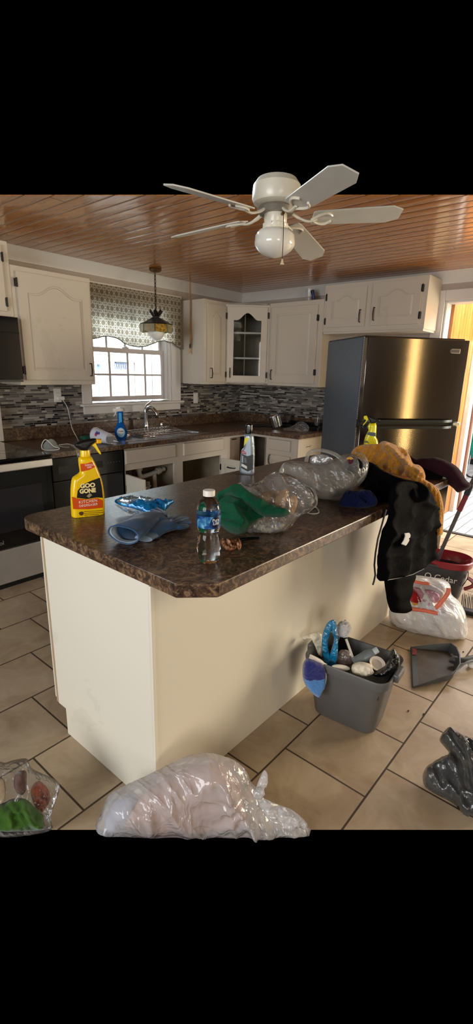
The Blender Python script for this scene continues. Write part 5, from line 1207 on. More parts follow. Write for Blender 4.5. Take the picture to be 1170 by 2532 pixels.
pm(fr, [(533, 1232), (538, 1219), (552, 1212), (590, 1200), (604, 1206), (622, 1220), (655, 1240), (695, 1256), (717, 1267), (702, 1278), (668, 1279), (640, 1272), (615, 1252), (592, 1236), (566, 1226), (548, 1230), (540, 1240)], .035, .02, .02, .006, lambda a, b: wr(.03, 9, 8, 2, -.5, .3)(a, b), n=.045, g=g)
g.v = [Vector((p.x, p.y, max(p.z, TIs))) for p in g.v]; solo('green_cloth', g, GRN, 'dark green fleece cloth bunched on the island beside the water bottle', 'cloth', Og, smooth=3)
TANS = mat('tan_sponge', c(186, 146, 104), .85, bump=.5, bs=110, var=.1)
for lab_, pts, zz_ in (('flat tan sponge upright inside the clear bag', [(676, 1250), (680, 1228), (695, 1214), (712, 1212), (712, 1225), (706, 1245), (700, 1259)], .04), ('larger tan sponge lying behind in the clear bag', [(640, 1236), (642, 1222), (662, 1216), (688, 1214), (690, 1228), (676, 1248), (660, 1246)], .01), ('pale brown sponge at the tied end of the clear bag', [(712, 1258), (714, 1232), (728, 1226), (736, 1240), (728, 1268), (716, 1270)], .02)):
    fr = facing(Ob, 0, .75); g = pm(fr, pts, .018, .012, .012, .006, None, n=zz_); g.v = [Vector((p.x, p.y, max(p.z, TIs))) for p in g.v]
    solo('tan_sponge', g, TANS, lab_, 'sponge', (Ob[0], Ob[1], TIs), 'tan sponges in the clear bag', smooth=3)
fr = facing(Ob, 0, .75); g = pm(fr, [(622, 1300), (640, 1288), (680, 1290), (705, 1298), (700, 1312), (670, 1325), (630, 1322)], .03, .01, .03, .006, wr(.012, 50, 3)); g.v = [Vector((p.x, p.y, max(p.z, TIs))) for p in g.v]
def m_scour():
    m, nt, b = NT('printed_wrapper'); L = nt.links; p = coord(nt); n = noi(nt, p, 60, 3, .6, 2)
    L.new(ramp(nt, n, [(.4, c(186, 180, 160)), (.55, c(150, 142, 120)), (.62, c(70, 80, 150)), (.75, c(206, 204, 196))]), b.inputs['Base Color']); b.inputs['Roughness'].default_value = .4; return m
solo('printed_wrapper', g, m_scour(), 'pale wrapper with blue print at the front of the clear bag', 'wrapper', (Ob[0], Ob[1], TIs), smooth=3)
g = G(); lp = [(766, 1204, .05), (778, 1212, .05), (784, 1232, .03), (782, 1250, .01), (770, 1258, .006), (752, 1262, .004), (768, 1270, .004), (788, 1268, .004), (784, 1256, .01), (770, 1248, .02), (778, 1236, .035), (772, 1220, .045)]
g.tube(smooth_path([onz(u, v, TI+z) for u, v, z in lp], 5), .0028, 6); lq = [(752, 1200, .06), (768, 1205, .055), (780, 1225, .04), (778, 1252, .008), (760, 1268, .005)]; g.tube(smooth_path([onz(u, v, TI+z) for u, v, z in lq], 5), .0028, 6)
solo('white_cable', g, WHITE, 'looped white charging cable spilling from the clear bag', 'cable', onz(770, 1262, TIs), smooth=True)
g = G(); limb(g, [gp(585, 1336, .006), gp(612, 1332, .008), (gp(640, 1330, .006))], [.006, .008, .006]); solo('black_strap', g, mat('glossy_black_plastic', c(8, 8, 10), .15), 'glossy black strap under the front of the clear bag', 'strap', onz(612, 1335, TIs), smooth=True)
WRP = mat('brown_wrapper', c(118, 74, 44), .25, .3, var=.4, vs=40, bump=.5, bs=60)
Ow = onz(565, 1362, TIs)
fr = facing(Ow, 0, .95); g = G()
for pts, n_ in (([(545, 1336), (562, 1334), (580, 1338), (586, 1352), (575, 1362), (560, 1362), (550, 1352)], 0), ([(556, 1334), (566, 1333), (580, 1352), (576, 1356), (562, 1346)], .012), ([(578, 1338), (592, 1333), (598, 1348), (592, 1362), (584, 1350)], .008)):
    pm(fr, pts, .012, .004, .012, .004, wr(.012, 60, n_*100), n=n_, g=g)
g.v = [Vector((p.x, p.y, max(p.z, TIs))) for p in g.v]; solo('brown_wrapper', g, WRP, 'crumpled shiny brown wrapper beside the water bottle', 'wrapper', Ow, smooth=3)
# --- grey grocery bag
FILM3 = film('grocery_film', c(178, 174, 166), .42, .3, .6, 14, .3, .5)
O3b = onz(820, 1240, TIs)+np.array([.03, .0, 0])
gb_, gfr = bagthing('grocery_bag', 'grey translucent grocery bag with looped handles on the middle of the island', 'bag', [(688, 1178), (697, 1150), (712, 1142), (748, 1142), (775, 1146), (800, 1146), (835, 1132), (852, 1124), (885, 1127), (904, 1138), (911, 1158), (902, 1186), (880, 1208), (868, 1222), (842, 1238), (818, 1243), (792, 1236), (768, 1214), (735, 1192), (712, 1180)], O3b, .5, .07, .04, .07, .01, wr(.022, 10, 6, 2, .3, .2), FILM3)
fr = facing(O3b, 0, .5)
g = G(); 
for lp, rr in (([(758, 1150), (764, 1130), (782, 1122), (806, 1124), (832, 1134), (850, 1150)], .010), ([(876, 1128), (896, 1134), (907, 1152), (902, 1176), (882, 1200)], .008)):
    pts = []; 
    for u, v in lp: a, b = fr.ab(u, v); pts.append(fr.O+fr.U*a+fr.V*b+fr.N*.05)
    g.tube(smooth_path(pts, 5), rr, 8, flat=.45)
ob('handle', g, FILM3, gb_, smooth=True)
g = pm(fr, [(852, 1150), (866, 1136), (884, 1138), (898, 1152), (896, 1170), (880, 1178), (862, 1170)], .07, .02, .02, .006, n=.0); solo('mouth_shade', g, cloth('black_cotton', c(6, 6, 7), bs=140, sheen=0), 'black patch standing for the shaded mouth of the grocery bag', 'cloth', O3b, smooth=3)  # black lump put in for the shade of the open bag mouth
g = pm(fr, [(850, 1158), (853, 1146), (866, 1142), (876, 1148), (874, 1158), (862, 1164)], .074, .01, .012, .005, wr(.006, 60), n=.006); solo('maroon_cloth', g, cloth('maroon_knit', c(78, 24, 44)), 'small maroon cloth in the mouth of the grocery bag', 'cloth', O3b, smooth=3)
g = pm(fr, [(852, 1145), (862, 1138), (874, 1142), (872, 1150), (858, 1150)], .078, .01, .01, .005, wr(.008, 70), n=.01); solo('yellow_cloth', g, cloth('yellow_knit', c(206, 158, 66)), 'small yellow cloth tucked in the mouth of the grocery bag', 'cloth', O3b, smooth=3)
g = pm(fr, [(766, 1146), (772, 1128), (790, 1124), (812, 1128), (826, 1140), (800, 1150), (780, 1152)], .03, .01, .02, .006, wr(.02, 40, 3)); solo('silver_wrap', g, mat('bright_wrap', c(206, 206, 206), .2, .5, bump=.7, bs=40), 'crumpled silvery wrapping inside the grocery bag handles', 'wrapper', O3b, smooth=3)
g = pm(fr, [(720, 1182), (750, 1160), (800, 1155), (860, 1170), (885, 1185), (860, 1215), (820, 1232), (790, 1225), (760, 1205)], .045, .03, .05, .01, wr(.02, 14, 1)); solo('cloth_bundle', g, cloth('greige_cloth', c(150, 136, 120)), 'pale greige cloth bundle showing dimly inside the grocery bag', 'cloth', O3b, smooth=3)
# --- navy cloth
NVY = cloth('navy_cloth', c(14, 22, 58), bs=150, sheen=.05)
mound('navy_cloth', 'small navy blue cloth crumpled on the front edge of the island', 'cloth', [(838, 1248), (848, 1225), (862, 1214), (880, 1216), (905, 1212), (925, 1222), (934, 1240), (925, 1252), (890, 1258), (855, 1256)], onz(885, 1256, TIs), .6, .04, NVY, wr(.04, 16, 2), R=.03, tb=.005, step=.005)
# --- black jacket: heap on the worktop and the front hanging over the edge
JKT = cloth('black_jacket_cloth', c(6, 6, 7), .85, 90, .25, 0); JKT.node_tree.nodes['Principled BSDF'].inputs['Specular IOR Level'].default_value = .05
jk = thing('black_jacket', 'black zip jacket draped over the front edge of the island with a white care label', 'jacket', (2.4, .83, TI))
yj = .795; fj = Fr((2.3, yj, TI), 0)
hang = [(966, 1236), (967, 1268), (958, 1300), (948, 1332), (941, 1365), (938, 1395), (940, 1415), (938, 1436), (948, 1433), (975, 1428), (1012, 1419), (1042, 1404), (1060, 1385), (1070, 1360), (1075, 1316), (1076, 1270), (1070, 1232), (1060, 1212), (1030, 1196), (1000, 1190), (975, 1200)]
def hf_(a, b): return wr(.022, 6, 3, 2, 1.5, .3)(a, b)+.008*math.sin(a*26+1.5*math.sin(b*6))*min(1, max(0, -b*5+.2))+soft(.014, 9, 1, PI/2, .3)(a, b)
g = pm(fj, hang, .03, .022, .035, .01, hf_); ob('hanging_front', g, JKT, jk, smooth=3)
slv = [(954, 1410), (955, 1470), (960, 1495), (968, 1512), (985, 1516), (1000, 1514), (1006, 1500), (1003, 1480), (1007, 1465), (1006, 1450), (1014, 1435), (1014, 1408)]
g = pm(fj, slv, .045, .0, .05, .012, lambda a, b: .006*math.sin(b*60+a*10), n=-.035); g.v = [Vector((p.x, min(p.y, .86), p.z)) for p in g.v]; ob('sleeve', g, JKT, jk, smooth=3)
Oj = onz(960, 1240, TIs); fj2 = facing(Oj, 0, .35)
heap = [(878, 1236), (895, 1215), (905, 1190), (912, 1160), (925, 1148), (950, 1165), (985, 1180), (1020, 1188), (1045, 1195), (1062, 1212), (1060, 1235), (1020, 1246), (975, 1250), (930, 1244), (900, 1242)]
g = pm(fj2, heap, .05, .05, .07, .01, lambda a, b: soft(.03, 8, 6, .4, .5)(a, b)+wr(.03, 8, 3, 2, .3, .4)(a, b)); g.v = [Vector((p.x, p.y, max(p.z, TIs))) for p in g.v]; ob('heaped_body', g, JKT, jk, smooth=3)
g = G(); g.M = fj.M(.035); pts = pln(fj, [(938, 1436), (935, 1448)], .035); z1p = [pln(fj, [q], .035)[0] for q in ((966, 1262), (956, 1300), (946, 1335), (940, 1370), (937, 1400), (939, 1425), (936, 1440), (933, 1450))]
g.tube([(a, b, -.02) for a, b in z1p], .004, 6); ob('zip', g, mat('zip_dark', c(34, 34, 36), .35, .5), jk, smooth=True)
g = pm(fj, [(1000, 1318), (1012, 1317), (1015, 1322), (1011, 1338), (1003, 1350), (992, 1345), (998, 1335), (1001, 1326)], .003, .0, .003, .004, None, 1, n=.040); ob('care_label', g, mat('label_cloth_white', c(214, 214, 214), .7, var=.03), jk, smooth=3)
g = G(); g.M = fj.M(.0); hm = [pln(fj, [q], 0)[0] for q in ((946, 1433), (975, 1428), (1012, 1419), (1040, 1405))]; g.tube([(a, b+.002, .018) for a, b in hm], .0022, 5); ob('hem_line', g, mat('hem_pale', c(120, 120, 120), .6), jk)
# --- mustard sweater
MST = cloth('mustard_knit', c(206, 142, 40), .9, 120, .4, .5, knit=True)
Om = np.array([2.62, 1.06, TIs]); sw_ = thing('mustard_sweater', 'mustard yellow knitted sweater heaped on top of the black jacket', 'sweater', Om)
fm = facing(Om, 0, .12)
up_ = [(868, 1120), (880, 1106), (900, 1099), (933, 1098), (946, 1091), (958, 1092), (985, 1103), (1003, 1112), (1014, 1128), (1022, 1146), (1037, 1150), (1048, 1162), (1052, 1184), (1035, 1196), (1010, 1188), (975, 1172), (945, 1168), (915, 1152), (892, 1140), (872, 1130)]
def kf(a, b): return wr(.085, 7, 3, 2, .9, .3)(a, b)+wr(.04, 14, 9, 2, -.5, .3)(a, b)
g = pm(fm, up_, .06, .06, .045, .007, kf, n=.0); ob('body', g, MST, sw_, smooth=3)
g = pm(fm, [(938, 1166), (960, 1170), (990, 1176), (1012, 1180), (1026, 1196), (1020, 1205), (1012, 1206), (1000, 1200), (970, 1196), (953, 1190), (945, 1178)], .03, .02, .03, .009, soft(.008, 16, 3), n=.03); ob('inside_panel', g, cloth('mustard_smooth', c(212, 146, 46), .9, 200, .2, .3), sw_, smooth=3)
sl_ = [(1012, 1170), (1040, 1178), (1052, 1186), (1075, 1200), (1088, 1216), (1095, 1240), (1098, 1268), (1096, 1300), (1094, 1322), (1074, 1322), (1075, 1290), (1072, 1262), (1064, 1232), (1050, 1210), (1030, 1196), (1015, 1184)]
g = pm(fm, sl_, .04, .02, .035, .008, lambda a, b: .006*math.sin(a*260+b*30)+wr(.012, 12, 1)(a, b), n=.03); ob('sleeve', g, MST, sw_, smooth=3)
# --- maroon top
MRN = cloth('maroon_cloth_dark', c(46, 20, 32), .9, 150, .3, .05)
Oa = np.array([2.92, .97, TIs]); mt = thing('maroon_shirt', 'dark maroon top hanging off the far right end of the island', 'garment', Oa)
fa2 = facing(Oa, 0, .1)
g = pm(fa2, [(1008, 1126), (1030, 1133), (1052, 1131), (1080, 1131), (1105, 1139), (1128, 1152), (1144, 1170), (1154, 1188), (1166, 1198), (1160, 1208), (1145, 1214), (1132, 1218), (1122, 1208), (1113, 1201), (1106, 1195), (1104, 1182), (1092, 1180), (1075, 1188), (1060, 1190), (1045, 1180), (1030, 1160)], .05, .03, .05, .012, soft(.02, 9, 8, .8, .4)); ob('draped_body', g, MRN, mt, smooth=3)
g = pm(fa2, [(1030, 1150), (1060, 1160), (1085, 1172), (1095, 1182), (1075, 1196), (1060, 1200), (1045, 1190)], .05, .02, .04, .012, soft(.01, 12, 2), n=.03); ob('folded_dark_edge', g, cloth('black_cotton', c(14, 13, 15)), mt, smooth=3)
# --- second yellow bottle behind the sweater
O = onz(915, 1133, TIs); O[:2] = [2.83*math.cos(.0)*1.0, 0]; O = np.array([2.86, 1.34, TIs]); fr = facing(O, 0)
yb = thing('yellow_spray_bottle', 'lemon yellow spray bottle with black trigger behind the mustard sweater', 'bottle', O)
LEM = mat('lemon_plastic', c(238, 222, 24), .25, var=.03, coat=.3)
g = pm(fr, [(897, 1150), (897, 1120), (900, 1094), (903, 1080), (909, 1068), (913, 1058), (913, 1047), (930, 1047), (931, 1066), (930, 1080), (934, 1088), (936, 1100), (938, 1125), (938, 1150)], .03, .03, .02, .006); g.v = [Vector((p.x, p.y, max(p.z, TIs))) for p in g.v]; ob('bottle_body', g, LEM, yb, smooth=3)
g = pm(fr, [(909, 1054), (915, 1045), (930, 1045), (930, 1067), (912, 1067)], .02, .02, .008, .005, smooth=1); ob('collar', g, LEM, yb, smooth=.5)
lab(fr, [(909, 1071), (912, 1068), (929, 1070), (929, 1079), (918, 1078), (907, 1074)], .0302, mat('label_slate', c(84, 92, 104), .35), yb, 'grey_label', .001)
lab(fr, [(901, 1090), (908, 1090), (914, 1096), (901, 1094)], .0302, mat('label_olive', c(120, 126, 90), .35), yb, 'grey_label', .001)
g = pm(fr, [(908, 1030), (920, 1030), (934, 1036), (942, 1040), (932, 1043), (929, 1047), (917, 1046), (913, 1038)], .014, .014, .01, .004); ob('trigger_head', g, BLKP, yb, smooth=3)
g = pm(fr, [(900, 1029), (907, 1028), (912, 1036), (908, 1042), (899, 1052), (897.5, 1050), (905, 1040), (900, 1036)], .009, .009, .005, .003); ob('trigger', g, LEM, yb, smooth=3)
# --- towel like lump at the back left of the sweater (dark clothing under it)
mound('black_shirt', 'black shirt heaped on the island under the mustard sweater', 'garment', [(880, 1150), (900, 1140), (930, 1150), (950, 1180), (940, 1205), (905, 1210), (885, 1190)], np.array([2.42, 1.12, TIs]), .2, .05, cloth('black_cotton', c(14, 13, 15)), soft(.02, 10, 4), R=.06, tb=.04, step=.012)
# ================================================================ on the floor
Z0 = .001
def flo(g, z=Z0): g.v = [Vector((p.x, p.y, max(p.z, z))) for p in g.v]; return g
# ---- grey bin
bn = thing('waste_bin', 'grey plastic waste bin overflowing with rubbish beside the island', 'bin', (1.78, .80, 0))
BIN = mat('bin_grey', c(92, 90, 88), .45, var=.03, bump=.05, bs=200)
def rrect(hx, hy, r, n=5):
    out = []
    for sx_, sy_, a0 in ((1, 1, 0), (-1, 1, PI/2), (-1, -1, PI), (1, -1, 3*PI/2)):
        for i in range(n+1): a = a0+PI/2*i/n; out.append((sx_*(hx-r)+r*math.cos(a), sy_*(hy-r)+r*math.sin(a)))
    return out
BR = Matrix.Translation((1.78, .80, 0)) @ Matrix.Rotation(math.radians(6), 4, 'Z')
def loft(g, secs):
    n = len(secs[0][0]); vs = [(p[0]+cx_, p[1]+cy_, z) for poly, z, cx_, cy_ in secs for p in poly]
    g.add(vs, [(i*n+j, i*n+(j+1) % n, (i+1)*n+(j+1) % n, (i+1)*n+j) for i in range(len(secs)-1) for j in range(n)]); return n
HB = .30
g = G(); g.M = BR
secs = [(rrect(.09, .135, .045), .002, 0, 0), (rrect(.096, .142, .045), .012, 0, 0), (rrect(.125, .175, .05), HB-.05, 0, 0), (rrect(.127, .178, .05), HB-.045, 0, 0), (rrect(.137, .188, .055), HB-.04, 0, 0), (rrect(.141, .192, .055), HB-.008, 0, 0), (rrect(.138, .190, .055), HB, 0, 0), (rrect(.132, .184, .05), HB-.002, 0, 0), (rrect(.122, .172, .05), HB-.05, 0, 0), (rrect(.09, .132, .045), .02, 0, 0)]
n_ = loft(g, secs); g.add([(p[0], p[1], .02) for p in secs[-1][0]], [tuple(range(n_))]); g.add([(p[0], p[1], .002) for p in secs[0][0]], [tuple(range(n_))[::-1]])
ob('bin_body', g, BIN, bn, smooth=.7)
for s_ in (-1, 1):
    g = G(); g.M = BR; yy_ = s_*.19; g.box(-.045, yy_-.004 if s_ > 0 else yy_-.02, HB-.03, .045, yy_+.02 if s_ > 0 else yy_+.004, HB+.006)
    ob('rim_grip', g, BIN, bn, bevel=.006)
def bpt(x, y, z): return BR @ Vector((x, y, z))
# black liner on right rim
BLF = mat('black_liner', c(14, 13, 13), .2, var=.1, bump=.8, bs=40, coat=.3)
Ol = np.array(bpt(-.02, -.17, .25)); fr = facing(Ol, 0, .3)
g = pm(fr, [(925, 1662), (950, 1648), (962, 1628), (968, 1606), (975, 1604), (982, 1614), (988, 1622), (990, 1640), (984, 1655), (970, 1664), (945, 1674), (925, 1672)], .03, .02, .03, .008, wr(.025, 28, 3)); solo('black_liner', g, BLF, 'crumpled black bag bunched on the right rim of the bin', 'bag', Ol, smooth=3)
# white crumpled bag
Ow2 = np.array(bpt(-.06, -.05, .26)); fr = facing(Ow2, 0, .35)
CRB = mat('cream_bag', c(226, 214, 190), .4, var=.08, vs=20, bump=.4, bs=60)
g = pm(fr, [(869, 1656), (872, 1643), (885, 1637), (900, 1637), (918, 1643), (922, 1655), (925, 1665), (910, 1672), (888, 1672), (874, 1666)], .04, .02, .03, .006, wr(.02, 40, 1)); solo('crumpled_white_bag', g, CRB, 'crumpled cream plastic bag at the front of the bin', 'bag', Ow2, smooth=3)
# paper plates / lids
def disc(name, label, u, v, z, r, tilt, az, col, cat='lid', depth=.008):
    p = onz(u, v, z); t = thing(name, label, cat, p); g = G(); g.M = Matrix.Translation(V3(p)) @ Matrix.Rotation(az, 4, 'Z') @ Matrix.Rotation(tilt, 4, 'X')
    g.lathe([(.001, 0), (r*.7, 0), (r*.8, depth*.5), (r, depth), (r+.002, depth+.001), (r*.98, depth+.003), (r*.78, depth*.5+.003), (r*.68, .003), (.001, .003)], (0, 0, 0), 30, cap=False); ob('dish', g, col, t, smooth=True); return t
fp = onz(843, 1651, .285); g = G(); g.M = Matrix.Translation(V3(fp)) @ Matrix.Rotation(-.62, 4, 'Z') @ Matrix.Rotation(.25, 4, 'Y'); g.ell((0, 0, 0), .045, .014, .013, 24, 14)
solo('foam_plate', g, mat('foam_white', c(222, 214, 200), .6), 'white foam plate edge sticking out of the bin beside the blue bag', 'plate', fp, smooth=True)
disc('paper_saucer', 'pale round paper saucer lying in the bin beside the bottle', 932, 1643, .29, .034, .5, -.6, mat('lid_beige', c(206, 190, 172), .5))
# clear bottle
bA, bB = np.array(onz(875, 1640, .27)), np.array(onz(935, 1606, .335))
cb2 = thing('clear_bottle', 'clear plastic bottle with white cap lying in the bin', 'bottle', bA)
g = G(); u_ = _n(bB-bA); L_ = np.linalg.norm(bB-bA); g.tube([bA, bA+u_*L_*.6, bA+u_*L_*.75, bA+u_*L_*.85], [.024, .024, .017, .012], 20); ob('bottle_body', g, mat('cloudy_clear', c(190, 196, 196), .1, var=0, trans=.75, ior=1.2), cb2, smooth=True)
g = G(); g.tube([bA+u_*L_*.82, bA+u_*L_], [.0145, .0135], 20); ob('cap', g, mat('cap_frost', c(206, 212, 214), .3, var=0, trans=.3), cb2, smooth=.6)
# duster
dA, dB = np.array(onz(875, 1632, .27)), np.array(onz(856, 1580, .36)); dC = np.array(onz(850, 1556, .41))
du = thing('fluffy_duster', 'white fluffy duster with pale handle standing in the bin', 'duster', dA)
g = G(); g.tube([dA, dB], [.005, .006], 8); ob('handle', g, mat('handle_pale', c(206, 196, 182), .4), du, smooth=True)
g = G(); g.ell((0, 0, 0), 1, 1, 1, 40, 28); rr = []
for p in g.v: k_ = 1+.22*noise.noise(p*3.2)+.14*noise.noise(p*9); rr.append(Vector((dC[0]+p.x*.032*k_, dC[1]+p.y*.032*k_, dC[2]+p.z*.036*k_)))
g.v = rr; ob('duster_head', g, mat('duster_fluff', c(206, 198, 192), .95, bump=1., bs=110, sheen=.8), du, smooth=3)
# blue bag with tied handles
OB = np.array(bpt(-.05, .06, .25)); fr = facing(OB, 0, 0)
BBG = film('blue_bag_film', c(20, 150, 206), .85, .25, .8, 24, .35)
bbt = thing('blue_bag', 'bright blue plastic bag standing up with tied handles in the bin', 'bag', OB)
g = pm(fr, [(797, 1610), (796, 1580), (802, 1555), (812, 1538), (823, 1534), (822, 1556), (812, 1580), (812, 1606), (818, 1628), (815, 1650), (804, 1640)], .012, .012, .012, .006, wr(.014, 18, 2, 2, 1.4, .4)); ob('left_handle', g, BBG, bbt, smooth=3)
g = pm(fr, [(820, 1534), (830, 1537), (835, 1560), (836, 1590), (835, 1625), (826, 1652), (812, 1652), (813, 1628), (820, 1605), (826, 1580), (820, 1560)], .014, .012, .012, .006, wr(.014, 18, 7, 2, 1.6, .4)); ob('right_handle', g, BBG, bbt, smooth=3)
# cream tube things left, pinkish bag behind
OT = np.array(bpt(.0, .12, .25)); fr = facing(OT, 0, 0)
g = pm(fr, [(748, 1572), (770, 1566), (782, 1563), (796, 1570), (796, 1600), (797, 1625), (788, 1618), (776, 1592), (768, 1578), (752, 1584)], .012, .01, .012, .006, wr(.012, 22, 1)); solo('white_bag', g, CRB, 'crumpled white bag standing at the left side of the bin', 'bag', OT, smooth=3)
g = pm(facing(np.array(bpt(.02, .02, .25)), 0, .2), [(835, 1640), (838, 1612), (850, 1606), (866, 1612), (875, 1632), (862, 1645)], .02, .02, .02, .007, wr(.014, 30, 9)); solo('dusty_pink_bag', g, film('pinkish_film', c(160, 136, 120), .8, .3, .6, 30), 'dusty pinkish crumpled bag between blue bag and bottle in the bin', 'bag', bpt(.02, .02, .25), smooth=3)
g = pm(facing(np.array(bpt(.06, .10, .25)), 0, .1), [(838, 1612), (836, 1590), (845, 1572), (858, 1575), (862, 1600), (858, 1612)], .02, .02, .02, .007, wr(.014, 30, 4)); solo('black_rag', g, cloth('black_cotton', c(14, 13, 15)), 'black rag behind the blue bag inside the bin', 'cloth', bpt(.06, .10, .25), smooth=3)
g = G(); g.M = BR; g.box(-.11, -.155, .2, .11, .155, .235); 
solo('bin_rubbish', g.disp(lambda p: p+Vector((0, 0, .03*noise.noise(p*14)))), mat('rubbish_dark', c(50, 46, 44), .8), 'dark rubbish filling the waste bin', 'rubbish', bpt(0, 0, .2))
# scrub brush hanging on the bin's left corner
Om2 = np.array([1.612, .885, .235]); Om2 = np.array(onz(776, 1672, .24)); fr = facing(Om2, .35, .12)
mb = thing('scrub_pad', 'blue two tone scrub brush with white frame hooked on the bin rim', 'brush', Om2)
g = pm(fr, [(748, 1660), (750, 1640), (762, 1626), (780, 1630), (800, 1642), (804, 1660), (803, 1690), (794, 1708), (785, 1720), (772, 1714), (758, 1698), (750, 1680)], .035, .0, .02, .006, wr(.006, 90, 2))
def m_pad():
    m, nt, b = NT('scrub_pad_blue'); L = nt.links; p = wpos(nt); s = nd(nt, 'ShaderNodeSeparateXYZ'); L.new(p, s.inputs[0])
    k = mth(nt, 'GREATER_THAN', mth(nt, 'ADD', s.outputs[2], mth(nt, 'MULTIPLY', mth(nt, 'SUBTRACT', noi(nt, p, 60), .5), .01)), float(Om2[2]+.005))
    L.new(mixc(nt, k, c(70, 130, 196), c(12, 20, 110)), b.inputs['Base Color']); b.inputs['Roughness'].default_value = .95
    L.new(bumpn(nt, noi(nt, p, 300, 3), .9, .004), b.inputs['Normal']); b.inputs['Sheen Weight'].default_value = .5; return m
ob('bristle_pad', g, m_pad(), mb, smooth=3)
g = G(); pts = [fr.ab(*q) for q in ((768, 1622), (785, 1630), (799, 1640), (805, 1655), (806, 1675), (803, 1692), (796, 1706))]; g.M = fr.M(-.004); g.tube(smooth_path([(a, b, 0) for a, b in pts], 4), .006, 8); ob('backing_frame', g, WHITE, mb, smooth=True)
g = G(); pts = [fr.ab(*q) for q in ((766, 1622), (785, 1634), (805, 1645))]; g.M = fr.M(.006); g.tube([(a, b, 0) for a, b in pts], [.009, .01, .009], 8, flat=.6); ob('hook_bar', g, mat('bar_cream', c(222, 206, 190), .4), mb, smooth=True)
# ---- white drawstring bag
Od = onz(1065, 1572, 0)+np.array([.04, .04, 0]); WBG = film('white_bag_film', c(240, 240, 242), .97, .3, .6, 18, .25)
dbg, dfr = bagthing('drawstring_bag', 'white drawstring rubbish bag with orange ties standing open beside the island', 'bag', [(962, 1512), (966, 1535), (985, 1553), (1020, 1566), (1060, 1574), (1100, 1582), (1130, 1584), (1152, 1578), (1157, 1552), (1151, 1515), (1136, 1487), (1117, 1470), (1114, 1448), (1100, 1434), (1066, 1427), (1020, 1423), (990, 1440), (972, 1480)], Od, .35, .14, .1, .14, .012, wr(.04, 9, 5, 2, .5, .3), WBG, Z0)
fr = dfr
def onf(fr, u, v, n): a, b = pln(fr, [(u, v)], n)[0]; return fr.O+fr.U*a+fr.V*b+fr.N*n
def clothin(name, label, px, n, m, fold, cat='cloth', tf=.02, tb=.01):
    g = pm(fr, px, tf, tb, .02, .008, fold, n=n); return solo(name, flo(g), m, label, cat, (Od[0], Od[1], 0), smooth=3)
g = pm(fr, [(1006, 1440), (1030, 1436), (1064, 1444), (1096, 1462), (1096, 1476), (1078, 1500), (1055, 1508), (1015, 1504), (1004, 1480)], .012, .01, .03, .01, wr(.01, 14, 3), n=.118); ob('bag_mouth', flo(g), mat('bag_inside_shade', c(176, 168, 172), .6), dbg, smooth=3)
clothin('pink_bag', 'pale pink plastic bag inside the drawstring bag', [(1022, 1452), (1045, 1456), (1075, 1462), (1090, 1475), (1078, 1492), (1060, 1502), (1046, 1490), (1032, 1472)], .135, film('pink_film', c(222, 160, 182), .8, .25, .6, 26), wr(.014, 26, 3), 'bag', .02)
clothin('red_cloth', 'red patterned cloth inside the drawstring bag', [(1009, 1456), (1020, 1454), (1036, 1470), (1046, 1492), (1030, 1496), (1014, 1485)], .14, cloth('red_cloth_m', c(160, 26, 34), bs=90, var=.3), wr(.012, 40, 3), 'cloth', .02)
clothin('yellow_sponge', 'small yellow sponge under the red cloth in the drawstring bag', [(1020, 1488), (1040, 1490), (1050, 1498), (1040, 1500), (1024, 1497)], .15, mat('yellow_sponge_m', c(206, 156, 60), .9), None, 'sponge', .01)
ORT = mat('orange_tie', c(232, 122, 96), .4, var=.1, bump=.3)
def ribbon(g, pts, n, w):
    P3_ = smooth_path([onf(fr, u, v, n) for u, v in pts], 5); vs = []
    for i, p in enumerate(P3_):
        t = _n(P3_[min(i+1, len(P3_)-1)]-P3_[max(i-1, 0)]); s = _n(np.cross(t, fr.N)); vs += [p+s*w, p-s*w]
    g.add(vs, [(2*i, 2*i+1, 2*i+3, 2*i+2) for i in range(len(P3_)-1)])
g = G(); ribbon(g, [(1004, 1500), (1020, 1506), (1050, 1510), (1083, 1517)], .165, .011); ribbon(g, [(1072, 1508), (1085, 1496), (1100, 1478), (1108, 1466), (1110, 1454)], .16, .012); ribbon(g, [(1012, 1434), (1035, 1440), (1062, 1444)], .135, .009)
ob('drawstring', g, ORT, dbg, smooth=3, solid=.0015)
# ---- mop bucket
Pr = onz(1167, 1395, .27); az = math.atan2(Pr[1], Pr[0]); pv = np.array([-math.sin(az), math.cos(az), 0]); vv_ = np.array([math.cos(az), math.sin(az), 0])
bc = Pr*np.array([1, 1, 0])+pv*.235+vv_*.02
mk = thing('mop_bucket', 'dark grey mop bucket with red wringer rim behind the white bag', 'bucket', bc)
MB = Matrix(((-pv[0], vv_[0], 0, bc[0]), (-pv[1], vv_[1], 0, bc[1]), (0, 0, 1, 0), (0, 0, 0, 1)))   # x: to the right, y: away
DG = mat('bucket_grey', c(52, 54, 62), .4, var=.03); RED = mat('bucket_red', c(132, 26, 40), .3, var=.04, coat=.2)
def elp(hx, hy, n=40, p=2.4): return [(hx*np.sign(math.cos(a))*abs(math.cos(a))**(2/p), hy*np.sign(math.sin(a))*abs(math.sin(a))**(2/p)) for a in np.linspace(0, 2*PI, n, endpoint=False)]
g = G(); g.M = MB; secs = [(elp(.19, .105), .002, 0, 0), (elp(.195, .11), .015, 0, 0), (elp(.225, .135), .24, 0, 0), (elp(.232, .142), .245, 0, 0), (elp(.232, .142), .26, 0, 0), (elp(.224, .134), .26, 0, 0), (elp(.19, .105), .02, 0, 0)]
n_ = loft(g, secs); g.add([(p[0], p[1], .02) for p in secs[-1][0]], [tuple(range(n_))]); g.add([(p[0], p[1], .002) for p in secs[0][0]], [tuple(range(n_))[::-1]]); ob('bucket_body', g, DG, mk, smooth=.7)
